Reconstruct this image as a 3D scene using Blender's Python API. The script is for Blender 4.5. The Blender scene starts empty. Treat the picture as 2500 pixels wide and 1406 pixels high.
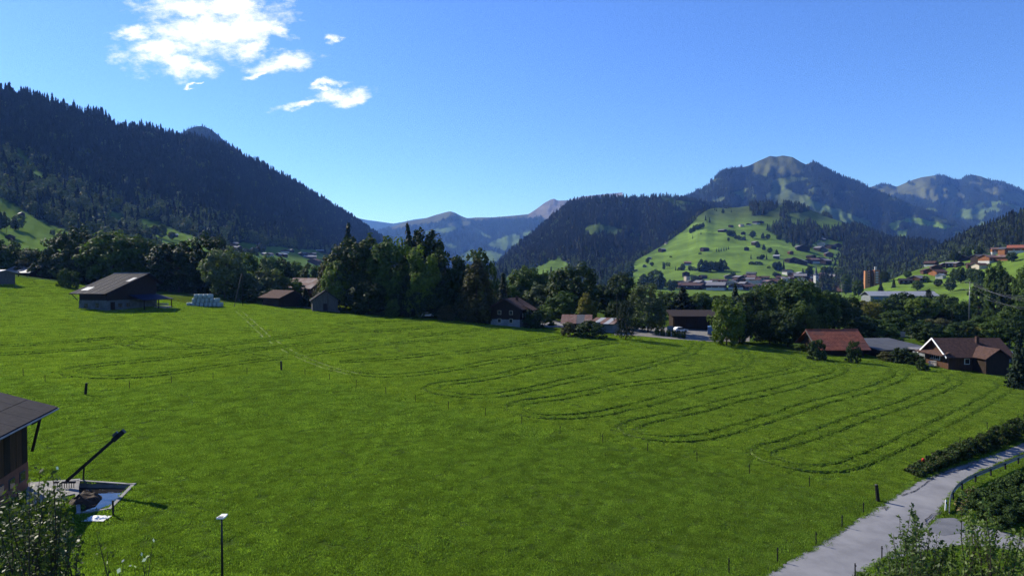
import bpy, math, random
import numpy as np
from mathutils import Vector, Matrix
from mathutils.bvhtree import BVHTree

random.seed(7)
RNG = np.random.default_rng(7)
SC = bpy.context.scene
COL = SC.collection
rad = math.radians

# ------------------------------------------------------------------ camera
F = 1667.0                       # focal length in pixels of the 2500 px wide photograph
ZC = 20.0                        # the drone hovers twenty metres over the meadow
PITCH = math.atan((703.0 - 665.0) / F)
cam = bpy.data.cameras.new("camera")
cam.sensor_width = 36.0
cam.lens = 36.0 * F / 2500.0
cam.clip_start = 0.5
cam.clip_end = 60000.0
CAM = bpy.data.objects.new("camera", cam)
COL.objects.link(CAM)
CAM.location = (0, 0, ZC)
CAM.rotation_euler = (math.pi / 2 - PITCH, 0, 0)
SC.camera = CAM

# ------------------------------------------------------------------ sky, sun, exposure
SUN_AZ, SUN_EL = rad(-54), rad(36)        # azimuth from the view direction, towards the left
S = Vector((math.sin(SUN_AZ) * math.cos(SUN_EL), math.cos(SUN_AZ) * math.cos(SUN_EL), math.sin(SUN_EL)))
SKY_STRENGTH, SUN_STRENGTH = 0.108, 5.0
SKY_TINT = (0.45, 0.68, 1.18, 1)
CLOUD_WHITE = (8.2, 8.3, 8.5, 1)
HAZE_DENSITY, HAZE_COLOR = 5.2e-5, (0.15, 0.35, 1.0, 1)
SC.view_settings.view_transform = 'Standard'
SC.view_settings.look = 'None'
SC.view_settings.exposure = 0.68
SC.view_settings.gamma = 1.0
SC.cycles.use_denoising = True
SC.cycles.denoising_prefilter = 'NONE'
SC.cycles.max_bounces = 6
SC.cycles.diffuse_bounces = 2
SC.cycles.glossy_bounces = 2
SC.cycles.transmission_bounces = 3
SC.cycles.transparent_max_bounces = 6
SC.cycles.volume_bounces = 0
SC.cycles.sample_clamp_indirect = 4.0

sun = bpy.data.lights.new("sun", 'SUN')
sun.energy = SUN_STRENGTH
sun.angle = rad(0.53)
sun.color = (1.0, 0.95, 0.86)
so = bpy.data.objects.new("sun", sun)
so.rotation_euler = (-S).to_track_quat('-Z', 'Y').to_euler()
COL.objects.link(so)


def ray(px, py):
    """direction of a photo pixel, scaled so that its y component is one"""
    u, v = (px - 1250.0) / F, (703.0 - py) / F
    y = math.cos(PITCH) + v * math.sin(PITCH)
    return u / y, (v * math.cos(PITCH) - math.sin(PITCH)) / y


def at(px, py, d):
    u, w = ray(px, py)
    return Vector((u * d, d, ZC + w * d))


def pix(x, y, z):
    """photo pixel of a world point (numpy friendly)"""
    cp, sp = math.cos(PITCH), math.sin(PITCH)
    zz = z - ZC
    f = y * cp - zz * sp
    return 1250 + F * x / f, 703 - F * (y * sp + zz * cp) / f


class N:
    """small wrapper for building node trees"""
    def __init__(self, tree):
        self.t = tree
        self.n = tree.nodes
        self.n.clear()

    def __call__(self, kind, **kw):
        o = self.n.new(kind)
        for k, v in kw.items():
            if k.startswith("i_"):
                key = k[2:]
                key = int(key) if key.isdigit() else key.replace("_", " ")
                if hasattr(v, "is_output") or isinstance(v, bpy.types.NodeSocket):
                    self.t.links.new(v, o.inputs[key])
                else:
                    o.inputs[key].default_value = v
            else:
                setattr(o, k, v)
        return o

    def link(self, a, b):
        self.t.links.new(a, b)

    def math(self, op, a, b=0.0, clamp=False):
        o = self.n.new("ShaderNodeMath")
        o.operation = op
        o.use_clamp = clamp
        for i, v in enumerate((a, b)):
            if isinstance(v, bpy.types.NodeSocket):
                self.t.links.new(v, o.inputs[i])
            else:
                o.inputs[i].default_value = v
        return o.outputs[0]

    def mix(self, fac, a, b, blend='MIX'):
        o = self.n.new("ShaderNodeMix")
        o.data_type = 'RGBA'
        o.blend_type = blend
        for k, v in ((0, fac), (6, a), (7, b)):
            if isinstance(v, bpy.types.NodeSocket):
                self.t.links.new(v, o.inputs[k])
            elif k and not hasattr(v, "__len__"):
                o.inputs[k].default_value = (v, v, v, 1)
            else:
                o.inputs[k].default_value = v if not k else (tuple(v) + (1,))[:4]
        return o.outputs[2]


def build_world():
    w = bpy.data.worlds.new("World")
    SC.world = w
    w.use_nodes = True
    n = N(w.node_tree)
    sky = n("ShaderNodeTexSky", sky_type='NISHITA', sun_disc=False, sun_elevation=SUN_EL, sun_rotation=SUN_AZ,
            altitude=1000.0, air_density=1.0, dust_density=0.25, ozone_density=2.2)
    col = n.mix(1.0, sky.outputs[0], SKY_TINT, 'MULTIPLY')
    tc = n("ShaderNodeTexCoord")
    sep = n("ShaderNodeSeparateXYZ", i_0=tc.outputs["Generated"])
    y = n.math('MAXIMUM', sep.outputs[1], 0.05)
    u = n.math('DIVIDE', sep.outputs[0], y)
    v = n.math('DIVIDE', sep.outputs[2], y)
    uv = n("ShaderNodeCombineXYZ", i_0=u, i_1=v)
    # wind-torn edges: warp the cloud field with noise before shaping it
    st = n("ShaderNodeMapping", i_Vector=uv.outputs[0])
    st.inputs["Rotation"].default_value = (0, 0, rad(-18))
    st.inputs["Scale"].default_value = (1.0, 1.9, 1.0)
    nz = n("ShaderNodeTexNoise", i_Vector=st.outputs[0], i_Scale=14.0, i_Detail=7.0, i_Roughness=0.62)
    sub = n("ShaderNodeVectorMath", operation='SUBTRACT', i_0=nz.outputs["Color"])
    sub.inputs[1].default_value = (0.5, 0.5, 0.5)
    sc = n("ShaderNodeVectorMath", operation='MULTIPLY', i_0=sub.outputs[0])
    sc.inputs[1].default_value = (0.11, 0.05, 0.0)
    wv = n("ShaderNodeVectorMath", operation='ADD', i_0=uv.outputs[0], i_1=sc.outputs[0])
    blobs = [(500, 75, 150, 62, -12), (590, 70, 120, 66, -20), (470, 20, 130, 42, 5), (560, 5, 110, 40, 0), (395, 130, 100, 50, 4),
             (325, 85, 52, 22, 0), (440, 160, 80, 30, 10), (680, 75, 52, 20, 20), (620, 120, 46, 26, -30), (690, 162, 80, 24, -8),
             (640, 186, 60, 10, -10), (835, 240, 78, 24, -4), (745, 254, 78, 11, -8), (800, 212, 40, 8, -14), (812, 95, 17, 12, 20), (468, 207, 9, 4, 0)]
    acc = None
    for bx, by, rx, ry, rot in blobs:
        bu, bv = ray(bx, by)
        m = n("ShaderNodeMapping", vector_type='TEXTURE', i_Vector=wv.outputs[0])
        m.inputs["Location"].default_value = (bu, bv, 0)
        m.inputs["Rotation"].default_value = (0, 0, rad(-rot))
        m.inputs["Scale"].default_value = (rx / F, ry / F, 1)
        ln = n("ShaderNodeVectorMath", operation='LENGTH', i_0=m.outputs[0])
        d = n.math('SUBTRACT', 1.22, ln.outputs["Value"])
        acc = d if acc is None else n.math('MAXIMUM', acc, d)
    fine = n("ShaderNodeTexNoise", i_Vector=st.outputs[0], i_Scale=30.0, i_Detail=9.0, i_Roughness=0.68)
    f2 = n.math('MULTIPLY', n.math('SUBTRACT', fine.outputs[0], 0.50), 2.6)
    dens = n.math('ADD', acc, f2)
    mr = n("ShaderNodeMapRange", interpolation_type='SMOOTHSTEP', i_Value=dens)
    mr.inputs["From Min"].default_value = -0.05
    mr.inputs["From Max"].default_value = 1.35
    front = n.math('GREATER_THAN', sep.outputs[1], 0.06)
    fac = n.math('MULTIPLY', mr.outputs[0], front)
    out = n.mix(fac, col, CLOUD_WHITE)
    bg = n("ShaderNodeBackground", i_Color=out, i_Strength=SKY_STRENGTH)
    o = n("ShaderNodeOutputWorld", i_Surface=bg.outputs[0])


build_world()

# ------------------------------------------------------------------ numeric noise
def _hash(ix, iy, seed):
    h = (ix.astype(np.int64) * 374761393 + iy.astype(np.int64) * 668265263 + seed * 1442695041) & 0xFFFFFFFF
    h = ((h ^ (h >> 13)) * 1274126177) & 0xFFFFFFFF
    return ((h ^ (h >> 16)) & 0xFFFF) / 65535.0


def vnoise(x, y, seed=0):
    x, y = np.asarray(x, float), np.asarray(y, float)
    ix, iy = np.floor(x), np.floor(y)
    fx, fy = x - ix, y - iy
    fx, fy = fx * fx * (3 - 2 * fx), fy * fy * (3 - 2 * fy)
    a, b = _hash(ix, iy, seed), _hash(ix + 1, iy, seed)
    c, d = _hash(ix, iy + 1, seed), _hash(ix + 1, iy + 1, seed)
    return (a + (b - a) * fx) * (1 - fy) + (c + (d - c) * fx) * fy


def fbm(x, y, oct=4, seed=0):
    """fractal noise, about -1 .. 1"""
    t, a, s = 0.0, 0.5, 1.0
    for i in range(oct):
        t = t + a * (vnoise(np.asarray(x) * s, np.asarray(y) * s, seed + i * 17) * 2 - 1)
        a, s = a * 0.5, s * 2.03
    return t


def interp(pts, x):
    p = sorted(pts)
    return np.interp(x, [q[0] for q in p], [q[1] for q in p])


def sstep(a, b, x):
    t = np.clip((np.asarray(x, float) - a) / (b - a), 0, 1)
    return t * t * (3 - 2 * t)


def inside(poly, x, y):
    x, y = np.asarray(x, float), np.asarray(y, float)
    r = np.zeros(x.shape, bool)
    j = len(poly) - 1
    for i in range(len(poly)):
        xi, yi = poly[i]
        xj, yj = poly[j]
        with np.errstate(divide='ignore', invalid='ignore'):
            c = ((yi > y) != (yj > y)) & (x < (xj - xi) * (y - yi) / (yj - yi + 1e-12) + xi)
        r ^= c
        j = i
    return r


# ------------------------------------------------------------------ mesh and object helpers
class MB:
    """collects faces and links them as one mesh object"""
    def __init__(self):
        self.v, self.f = [], []

    def add(self, vs, fs):
        b = len(self.v)
        self.v += [tuple(v) for v in vs]
        self.f += [tuple(b + i for i in f) for f in fs]
        return self

    def box(self, x0, x1, y0, y1, z0, z1):
        v = [(x, y, z) for z in (z0, z1) for x, y in ((x0, y0), (x1, y0), (x1, y1), (x0, y1))]
        return self.add(v, [(3, 2, 1, 0), (4, 5, 6, 7), (0, 1, 5, 4), (1, 2, 6, 5), (2, 3, 7, 6), (3, 0, 4, 7)])

    def bar(self, a, b, w, h=None, up=(0, 0, 1)):
        a, b = Vector(a), Vector(b)
        h = h or w
        t = (b - a).normalized()
        u = Vector(up)
        if abs(t.dot(u)) > 0.98:
            u = Vector((1, 0, 0))
        s = t.cross(u).normalized()
        u = s.cross(t).normalized()
        v = []
        for p in (a, b):
            for i, j in ((-1, -1), (1, -1), (1, 1), (-1, 1)):
                v.append(p + s * (i * w / 2) + u * (j * h / 2))
        return self.add(v, [(3, 2, 1, 0), (4, 5, 6, 7), (0, 1, 5, 4), (1, 2, 6, 5), (2, 3, 7, 6), (3, 0, 4, 7)])

    def tube(self, pts, rs, n=6, cap=True):
        pts = [Vector(p) for p in pts]
        if not hasattr(rs, "__len__"):
            rs = [rs] * len(pts)
        b = len(self.v)
        prev = None
        for i, p in enumerate(pts):
            t = (pts[min(i + 1, len(pts) - 1)] - pts[max(i - 1, 0)]).normalized()
            s = t.cross(Vector((0, 0, 1))) if prev is None else prev - t * prev.dot(t)
            if s.length < 1e-3:
                s = t.cross(Vector((0, 1, 0)))
            s.normalize()
            prev = s
            u = s.cross(t)
            for k in range(n):
                a = 2 * math.pi * k / n
                self.v.append(tuple(p + (s * math.cos(a) + u * math.sin(a)) * rs[i]))
        for i in range(len(pts) - 1):
            for k in range(n):
                self.f.append((b + i * n + k, b + i * n + (k + 1) % n, b + (i + 1) * n + (k + 1) % n, b + (i + 1) * n + k))
        if cap:
            self.f.append(tuple(b + k for k in reversed(range(n))))
            e = b + (len(pts) - 1) * n
            self.f.append(tuple(e + k for k in range(n)))
        return self

    def slab(self, quad, th):
        """a quad with thickness downwards"""
        q = [Vector(p) for p in quad]
        nrm = (q[1] - q[0]).cross(q[2] - q[0]).normalized()
        if nrm.z < 0:
            nrm = -nrm
        lo = [p - nrm * th for p in q]
        return self.add(q + lo, [(0, 1, 2, 3), (7, 6, 5, 4), (0, 4, 5, 1), (1, 5, 6, 2), (2, 6, 7, 3), (3, 7, 4, 0)])

    def mesh(self, name, mat=None, smooth=False):
        me = bpy.data.meshes.new(name)
        me.from_pydata(self.v, [], self.f)
        if mat:
            me.materials.append(mat)
        if smooth:
            me.polygons.foreach_set("use_smooth", [True] * len(me.polygons))
        me.update()
        return me

    def build(self, name, mat, parent=None, smooth=False, **tags):
        o = bpy.data.objects.new(name, self.mesh(name, mat, smooth))
        COL.objects.link(o)
        o.parent = parent
        return tag(o, **tags)


def tag(o, label=None, cat=None, group=None, kind=None):
    for k, v in (("label", label), ("category", cat), ("group", group), ("kind", kind)):
        if v:
            o[k] = v
    return o


def empty(name, loc, rz=0.0, **tags):
    o = bpy.data.objects.new(name, None)
    o.empty_display_size = 0.3
    o.location = loc
    o.rotation_euler = (0, 0, rz)
    COL.objects.link(o)
    return tag(o, **tags)


def np_mesh(name, verts, quads, mat=None, smooth=True):
    me = bpy.data.meshes.new(name)
    verts = np.asarray(verts, np.float32)
    quads = np.asarray(quads, np.int32)
    k = quads.shape[1]
    me.vertices.add(len(verts))
    me.vertices.foreach_set("co", verts.ravel())
    me.loops.add(quads.size)
    me.loops.foreach_set("vertex_index", quads.ravel())
    me.polygons.add(len(quads))
    me.polygons.foreach_set("loop_start", np.arange(0, quads.size, k, dtype=np.int32))
    me.polygons.foreach_set("loop_total", np.full(len(quads), k, np.int32))
    me.polygons.foreach_set("use_smooth", np.full(len(quads), smooth, bool))
    if mat:
        me.materials.append(mat)
    me.update()
    return me


def grid_quads(nr, nc):
    i = np.arange(nr * nc).reshape(nr, nc)
    return np.stack([i[:-1, :-1], i[:-1, 1:], i[1:, 1:], i[1:, :-1]], -1).reshape(-1, 4)


_ONES = "first second third fourth fifth sixth seventh eighth ninth tenth eleventh twelfth thirteenth fourteenth fifteenth sixteenth seventeenth eighteenth nineteenth".split()
_TENS = "twentieth thirtieth fortieth fiftieth sixtieth seventieth eightieth ninetieth".split()
_TEN = "twenty thirty forty fifty sixty seventy eighty ninety".split()


def nth(i):
    """1 -> first, 21 -> twenty-first"""
    if i >= 100:
        return "hundred-" + nth(i - 100) if i > 100 else "hundredth"
    if i < 20:
        return _ONES[i - 1]
    return _TENS[i // 10 - 2] if i % 10 == 0 else _TEN[i // 10 - 2] + "-" + _ONES[i % 10 - 1]


# ------------------------------------------------------------------ materials
def surf(name, c1, c2=None, scale=2.0, rough=0.8, bump=0.0, bscale=None, detail=4.0, spec=0.12, metal=0.0, stretch=(1, 1, 1), c3=None, attr=None):
    """noise-mottled principled material in object space"""
    m = bpy.data.materials.new(name)
    m.use_nodes = True
    n = N(m.node_tree)
    tc = n("ShaderNodeTexCoord")
    mp = n("ShaderNodeMapping", i_Vector=tc.outputs["Object"])
    mp.inputs["Scale"].default_value = stretch
    nz = n("ShaderNodeTexNoise", i_Vector=mp.outputs[0], i_Scale=scale, i_Detail=detail, i_Roughness=0.6)
    c2 = c2 or tuple(x * 0.75 for x in c1)
    mr = n("ShaderNodeMapRange", i_Value=nz.outputs[0])
    mr.inputs["From Min"].default_value = 0.35
    mr.inputs["From Max"].default_value = 0.65
    col = n.mix(mr.outputs[0], c1, c2)
    if c3:
        n3 = n("ShaderNodeTexNoise", i_Vector=mp.outputs[0], i_Scale=scale * 0.23, i_Detail=3.0)
        m3 = n("ShaderNodeMapRange", i_Value=n3.outputs[0])
        m3.inputs["From Min"].default_value = 0.5
        m3.inputs["From Max"].default_value = 0.7
        col = n.mix(m3.outputs[0], col, c3)
    p = n("ShaderNodeBsdfPrincipled", i_Base_Color=col, i_Roughness=rough, i_Metallic=metal)
    p.inputs["Specular IOR Level"].default_value = spec
    if bump:
        bz = n("ShaderNodeTexNoise", i_Vector=mp.outputs[0], i_Scale=bscale or scale * 3, i_Detail=5.0)
        b = n("ShaderNodeBump", i_Strength=bump, i_Distance=0.1, i_Height=bz.outputs[0])
        n.link(b.outputs[0], p.inputs["Normal"])
    n("ShaderNodeOutputMaterial", i_Surface=p.outputs[0])
    return m


def leafmat(name, c1, c2, trans=0.3, rough=0.65, spec=0.1, vary=(.78, 1.18)):
    m = bpy.data.materials.new(name)
    m.use_nodes = True
    n = N(m.node_tree)
    g = n("ShaderNodeNewGeometry")
    oi = n("ShaderNodeObjectInfo")
    col = n.mix(g.outputs["Random Per Island"], c1, c2)
    f = n("ShaderNodeMapRange", i_Value=oi.outputs["Random"])
    f.inputs["To Min"].default_value = vary[0]
    f.inputs["To Max"].default_value = vary[1]
    col = n.mix(1.0, col, f.outputs[0], 'MULTIPLY')
    p = n("ShaderNodeBsdfPrincipled", i_Base_Color=col, i_Roughness=rough)
    p.inputs["Specular IOR Level"].default_value = spec
    t = n("ShaderNodeBsdfTranslucent", i_Color=n.mix(1.0, col, (1.25, 1.45, 0.5), 'MULTIPLY'))
    mx = n("ShaderNodeMixShader", i_0=trans, i_1=p.outputs[0], i_2=t.outputs[0])
    n("ShaderNodeOutputMaterial", i_Surface=mx.outputs[0])
    return m


def terrain_mat(name, fine=0.02, bump=0.5):
    """ground cover colour is stored on the vertices; noise breaks it up"""
    m = bpy.data.materials.new(name)
    m.use_nodes = True
    n = N(m.node_tree)
    a = n("ShaderNodeAttribute", attribute_name="cover")
    tc = n("ShaderNodeTexCoord")
    n1 = n("ShaderNodeTexNoise", i_Vector=tc.outputs["Object"], i_Scale=fine, i_Detail=8.0, i_Roughness=0.65)
    mr = n("ShaderNodeMapRange", i_Value=n1.outputs[0])
    mr.inputs["From Min"].default_value = 0.3
    mr.inputs["From Max"].default_value = 0.7
    mr.inputs["To Min"].default_value = 0.66
    mr.inputs["To Max"].default_value = 1.32
    col = n.mix(1.0, a.outputs["Color"], mr.outputs[0], 'MULTIPLY')
    p = n("ShaderNodeBsdfPrincipled", i_Base_Color=col, i_Roughness=1.0)
    p.inputs["Specular IOR Level"].default_value = 0.0
    b = n("ShaderNodeBump", i_Strength=bump, i_Distance=1.2 / (fine * 60), i_Height=n1.outputs[0])
    n.link(b.outputs[0], p.inputs["Normal"])
    n("ShaderNodeOutputMaterial", i_Surface=p.outputs[0])
    return m


def field_mat():
    """short meadow grass: clumps of lighter and darker green, fine relief"""
    m = bpy.data.materials.new("meadow_grass")
    m.use_nodes = True
    n = N(m.node_tree)
    a = n("ShaderNodeAttribute", attribute_name="cover")
    tc = n("ShaderNodeTexCoord")
    P = tc.outputs["Object"]
    big = n("ShaderNodeTexNoise", i_Vector=P, i_Scale=0.045, i_Detail=4.0, i_Roughness=0.6)
    mid = n("ShaderNodeTexNoise", i_Vector=P, i_Scale=0.75, i_Detail=6.0, i_Roughness=0.7)
    fine = n("ShaderNodeTexNoise", i_Vector=P, i_Scale=5.0, i_Detail=4.0, i_Roughness=0.7)

    def rng(s, a0, a1, b0, b1):
        r = n("ShaderNodeMapRange", i_Value=s)
        for k, v in zip(("From Min", "From Max", "To Min", "To Max"), (a0, a1, b0, b1)):
            r.inputs[k].default_value = v
        return r.outputs[0]
    col = n.mix(1.0, a.outputs["Color"], rng(big.outputs[0], .3, .7, .86, 1.14), 'MULTIPLY')
    col = n.mix(1.0, col, rng(mid.outputs[0], .3, .7, .72, 1.28), 'MULTIPLY')
    col = n.mix(1.0, col, rng(fine.outputs[0], .3, .7, .62, 1.4), 'MULTIPLY')
    hue = n.mix(rng(mid.outputs[0], .45, .7, 0, .35), col, n.mix(1.0, col, (1.5, 1.18, .9), 'MULTIPLY'))
    p = n("ShaderNodeBsdfPrincipled", i_Base_Color=hue, i_Roughness=0.75)
    p.inputs["Specular IOR Level"].default_value = 0.0
    h = n.math('ADD', n.math('MULTIPLY', mid.outputs[0], 1.6), fine.outputs[0])
    b = n("ShaderNodeBump", i_Strength=0.55, i_Distance=0.16, i_Height=h)
    n.link(b.outputs[0], p.inputs["Normal"])
    n("ShaderNodeOutputMaterial", i_Surface=p.outputs[0])
    return m


M = {}
M['field'] = field_mat()
M['terrain'] = terrain_mat("hillside_cover", 0.02)
M['terrain_far'] = terrain_mat("mountain_cover", 0.006, 0.6)
M['asphalt'] = surf("asphalt", (.205, .203, .21), (.165, .163, .17), .9, .9, .3, 30, c3=(.235, .232, .236), spec=.1)
M['asphalt_patch'] = surf("asphalt_patch", (.14, .142, .152), (.11, .112, .12), 1.3, .85, .3, 30)
M['crack'] = surf("tar_crack", (.035, .035, .038), rough=.7)
M['gravel'] = surf("gravel", (.20, .19, .175), (.14, .135, .125), 2.0, .95, .5, 20)
M['concrete'] = surf("concrete", (.27, .262, .25), (.18, .175, .168), 1.5, .9, .2)
M['dark_wood'] = surf("dark_wood", (.032, .021, .014), (.018, .012, .009), 1.2, .8, .3, stretch=(6, 6, .5))
M['brown_wood'] = surf("brown_wood", (.085, .042, .022), (.05, .026, .015), 1.0, .75, .3, stretch=(5, 5, .5))
M['red_wood'] = surf("red_wood", (.10, .035, .02), (.06, .022, .015), 1.0, .75, .3, stretch=(5, 5, .5))
M['orange_wood'] = surf("orange_wood", (.24, .10, .04), (.16, .065, .03), .8, .7, .2)
M['grey_wood'] = surf("grey_wood", (.11, .105, .10), (.07, .067, .064), 1.5, .85, .3, stretch=(5, 5, .4))
M['plaster'] = surf("white_plaster", (.50, .49, .465), (.42, .41, .39), .6, .9)
M['grey_plaster'] = surf("grey_plaster", (.20, .215, .225), (.13, .14, .15), .8, .9)
M['cream'] = surf("cream_plaster", (.50, .43, .34), (.42, .36, .28), .6, .9)
M['white'] = surf("white_paint", (.78, .78, .76), (.68, .68, .66), 2, .5)
M['roof_dark'] = surf("dark_roof", (.026, .024, .029), (.017, .016, .02), 1.4, .9, .4, spec=.08, stretch=(1, 1, 1))
M['roof_brown'] = surf("brown_roof", (.085, .05, .04), (.045, .028, .024), 2.2, .92, .4, spec=.08)
M['roof_grey'] = surf("grey_roof", (.20, .19, .195), (.13, .125, .13), 1.0, .6, .2)
M['roof_light'] = surf("light_metal_roof", (.29, .30, .32), (.22, .23, .25), .8, .6)
M['roof_red'] = surf("red_tile_roof", (.29, .10, .06), (.19, .065, .043), 1.1, .9, .5, 8, c3=(.15, .075, .058), spec=.1)
M['roof_rust'] = surf("rusty_tin_roof", (.15, .092, .076), (.09, .048, .04), 1.3, .8, .3, c3=(.21, .175, .16))
M['roof_slate'] = surf("slate_flat_roof", (.075, .078, .085), (.05, .052, .058), .6, .7, .2)
M['roof_blue'] = surf("blue_tarpaulin", (.009, .016, .055), (.006, .011, .04), 1.0, .7)
M['glass'] = surf("window_glass", (.02, .024, .03), (.012, .015, .02), 1.0, .12, spec=.6)
M['steel'] = surf("galvanised_steel", (.16, .165, .17), (.11, .115, .12), 3, .4, metal=.6)
M['dark_steel'] = surf("dark_steel", (.03, .032, .038), (.02, .021, .026), 3, .45, metal=.3)
M['barn_base'] = surf("barn_base", (.12, .135, .14), (.075, .085, .09), .8, .9)
M['bale'] = surf("bale_wrap", (.31, .38, .38), (.24, .31, .315), 1.5, .4, .2, 4)
M['post'] = surf("weathered_post", (.028, .026, .022), (.016, .015, .013), 4, .9, .3)
M['bark'] = surf("bark", (.06, .05, .04), (.035, .03, .025), 2, .9, .4)
M['birch'] = surf("pale_bark", (.2, .19, .17), (.1, .095, .085), 2, .9, .3)
M['manure'] = surf("manure", (.055, .035, .022), (.028, .019, .013), 2.2, .75, .9, 5)
M['brick'] = surf("red_render", (.23, .10, .065), (.17, .075, .05), 1.5, .9)
M['red_paint'] = surf("red_paint", (.45, .03, .02), (.35, .025, .02), 2, .4)
M['yellow_wood'] = surf("yellow_wood", (.42, .30, .13), (.34, .235, .1), 1.5, .7)
M['car_white'] = surf("car_paint", (.70, .71, .72), (.66, .67, .68), 1, .25, spec=.6)
M['cable'] = surf("cable", (.13, .13, .14), (.1, .1, .11), 1, .5)
M['rubber'] = surf("rubber", (.02, .02, .02), rough=.8)
M['panel_blue'] = surf("blue_panel", (.10, .17, .30), (.08, .14, .25), 1, .3)
M['tower_orange'] = surf("tower_orange", (.38, .18, .09), (.3, .14, .07), .4, .9)
M['spire'] = surf("church_spire", (.07, .085, .11), (.05, .062, .08), 1, .5)

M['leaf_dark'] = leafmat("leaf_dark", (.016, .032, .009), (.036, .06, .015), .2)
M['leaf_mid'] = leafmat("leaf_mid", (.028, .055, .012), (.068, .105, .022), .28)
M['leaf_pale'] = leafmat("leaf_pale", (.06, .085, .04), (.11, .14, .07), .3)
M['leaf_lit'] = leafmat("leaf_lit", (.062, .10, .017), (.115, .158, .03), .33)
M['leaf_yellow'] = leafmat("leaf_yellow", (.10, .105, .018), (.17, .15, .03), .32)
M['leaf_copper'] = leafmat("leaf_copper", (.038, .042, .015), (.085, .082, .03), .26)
M['needle'] = leafmat("needle", (.010, .022, .012), (.022, .038, .018), .08)
M['needle_far'] = leafmat("needle_far", (.006, .013, .009), (.015, .026, .014), .04)
M['leaf_far'] = leafmat("leaf_far", (.04, .066, .026), (.11, .14, .06), .2)
M['grass'] = leafmat("grass_blade", (.08, .138, .02), (.212, .288, .05), .42, .7, .05, (.6, 1.4))
M['grass_dark'] = leafmat("grass_blade_dark", (.063, .116, .018), (.17, .242, .042), .42, .7, .05, (.6, 1.4))
M['grass_mown'] = leafmat("grass_blade_mown", (.096, .152, .02), (.24, .31, .048), .42, .7, .05, (.65, 1.35))
M['grass_mown2'] = leafmat("grass_blade_mown_green", (.076, .132, .018), (.19, .26, .042), .42, .7, .05, (.65, 1.35))
M['dry'] = leafmat("dry_stem", (.15, .12, .05), (.24, .18, .08), .2)
M['petal'] = leafmat("petal", (.7, .68, .6), (.8, .78, .72), .3)

# ------------------------------------------------------------------ the ground
def G(x, y):
    """height of the meadow and the valley floor"""
    x, y = np.asarray(x, float), np.asarray(y, float)
    plane = -1.0 - 0.045 * x + 0.0357 * y
    plane = plane + np.minimum(0.001 * np.maximum(0, -x - 110) ** 2, 5.0)
    plane = plane + 0.25 * np.clip(42 - y, 0, 44) + np.clip(y, -60, 0) * 0.05
    plane = plane + 0.22 * fbm(x * 0.028, y * 0.028, 3, 5) * sstep(60, 110, y) * (1 - sstep(40, 70, x) * (1 - sstep(110, 140, y)))
    floor = -5.0 - 0.012 * np.clip(x, -300, 300) + 2.0 * fbm(x * .004, y * .004, 2, 9)
    floor = floor + 6 * (1 - sstep(250, 700, np.abs(y)))
    w = sstep(238, 330, np.hypot(x * .35, y)) * sstep(-20, 30, y) + sstep(-20, -80, y) * 0
    return plane * (1 - w) + floor * w


def hit(px, py, dmax=900):
    """where the ray through a photo pixel meets the ground"""
    u, w = ray(px, py)
    lo = 12.0
    d = lo
    while d < dmax:
        if ZC + w * d < float(G(u * d, d)):
            break
        lo, d = d, d * 1.035 + .05
    hi = d
    for _ in range(24):
        m = (lo + hi) / 2
        if ZC + w * m < float(G(u * m, m)):
            hi = m
        else:
            lo = m
    return Vector((u * hi, hi, float(G(u * hi, hi))))


def on(px, d):
    """ground point at depth d in the column of a photo pixel"""
    x = (px - 1250.0) / F * d
    return Vector((x, d, float(G(x, d))))


MEADOW = np.array((.042, .072, .011))
GREEN = np.array((.088, .142, .026))
MEADOW2 = np.array((.055, .082, .011))


def build_ground():
    az = np.concatenate([np.linspace(-180, -42, 40), np.linspace(-41.8, 41.8, 420), np.linspace(42, 180, 40)])
    dd = np.concatenate([[0.5], np.geomspace(3, 330, 330), np.geomspace(345, 20000, 44)])
    A, D = np.meshgrid(np.radians(az), dd)
    # rows are at constant depth in front, circles behind
    c = np.cos(A)
    R = np.where(c > .7, D / np.maximum(c, .7), D / .7)
    X, Y = R * np.sin(A), R * np.cos(A)
    Z = G(X, Y)
    v = np.stack([X, Y, Z], -1).reshape(-1, 3)
    q = grid_quads(*A.shape)
    cx, cy = v[q][:, :, 0].mean(1), v[q][:, :, 1].mean(1)
    q = q[~inside([tuple(p[:2]) for p in PIT_C], cx, cy)]      # the dung pit is dug into the ground
    me = np_mesh("ground", v, q, M['field'])
    t = sstep(-30, 60, -X)[..., None] * sstep(60, 160, Y)[..., None]
    col = MEADOW * (1 - t) + MEADOW2 * t
    n = fbm(X * .05, Y * .05, 3, 40)[..., None]
    col = col * (1 + .12 * n)
    dark = sstep(215, 240, Y)[..., None]
    far = np.array((.045, .075, .018))
    col = col * (1 - dark) + far * dark
    far2 = sstep(360, 430, Y)[..., None]
    col = col * (1 - far2) + GREEN * .95 * far2
    a = me.color_attributes.new("cover", 'FLOAT_COLOR', 'POINT')
    a.data.foreach_set("color", np.concatenate([col.reshape(-1, 3), np.ones((col.shape[0] * col.shape[1], 1))], 1).ravel())
    o = bpy.data.objects.new("ground", me)
    COL.objects.link(o)
    tag(o, "green mown meadow and valley floor between the mountains", kind="structure")
    return o


PIT_C = [hit(186, 1174), hit(326, 1183), hit(268, 1243), hit(192, 1254)]
GROUND = build_ground()

# ------------------------------------------------------------------ mountains
FOREST = np.array((.014, .024, .012))
GREEN = np.array((.088, .142, .026))
GREEN_FAR = np.array((.06, .09, .028))
ALP = np.array((.064, .072, .035))
ROCK = np.array((.125, .112, .10))
PATCH = {}
BVH = []


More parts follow.
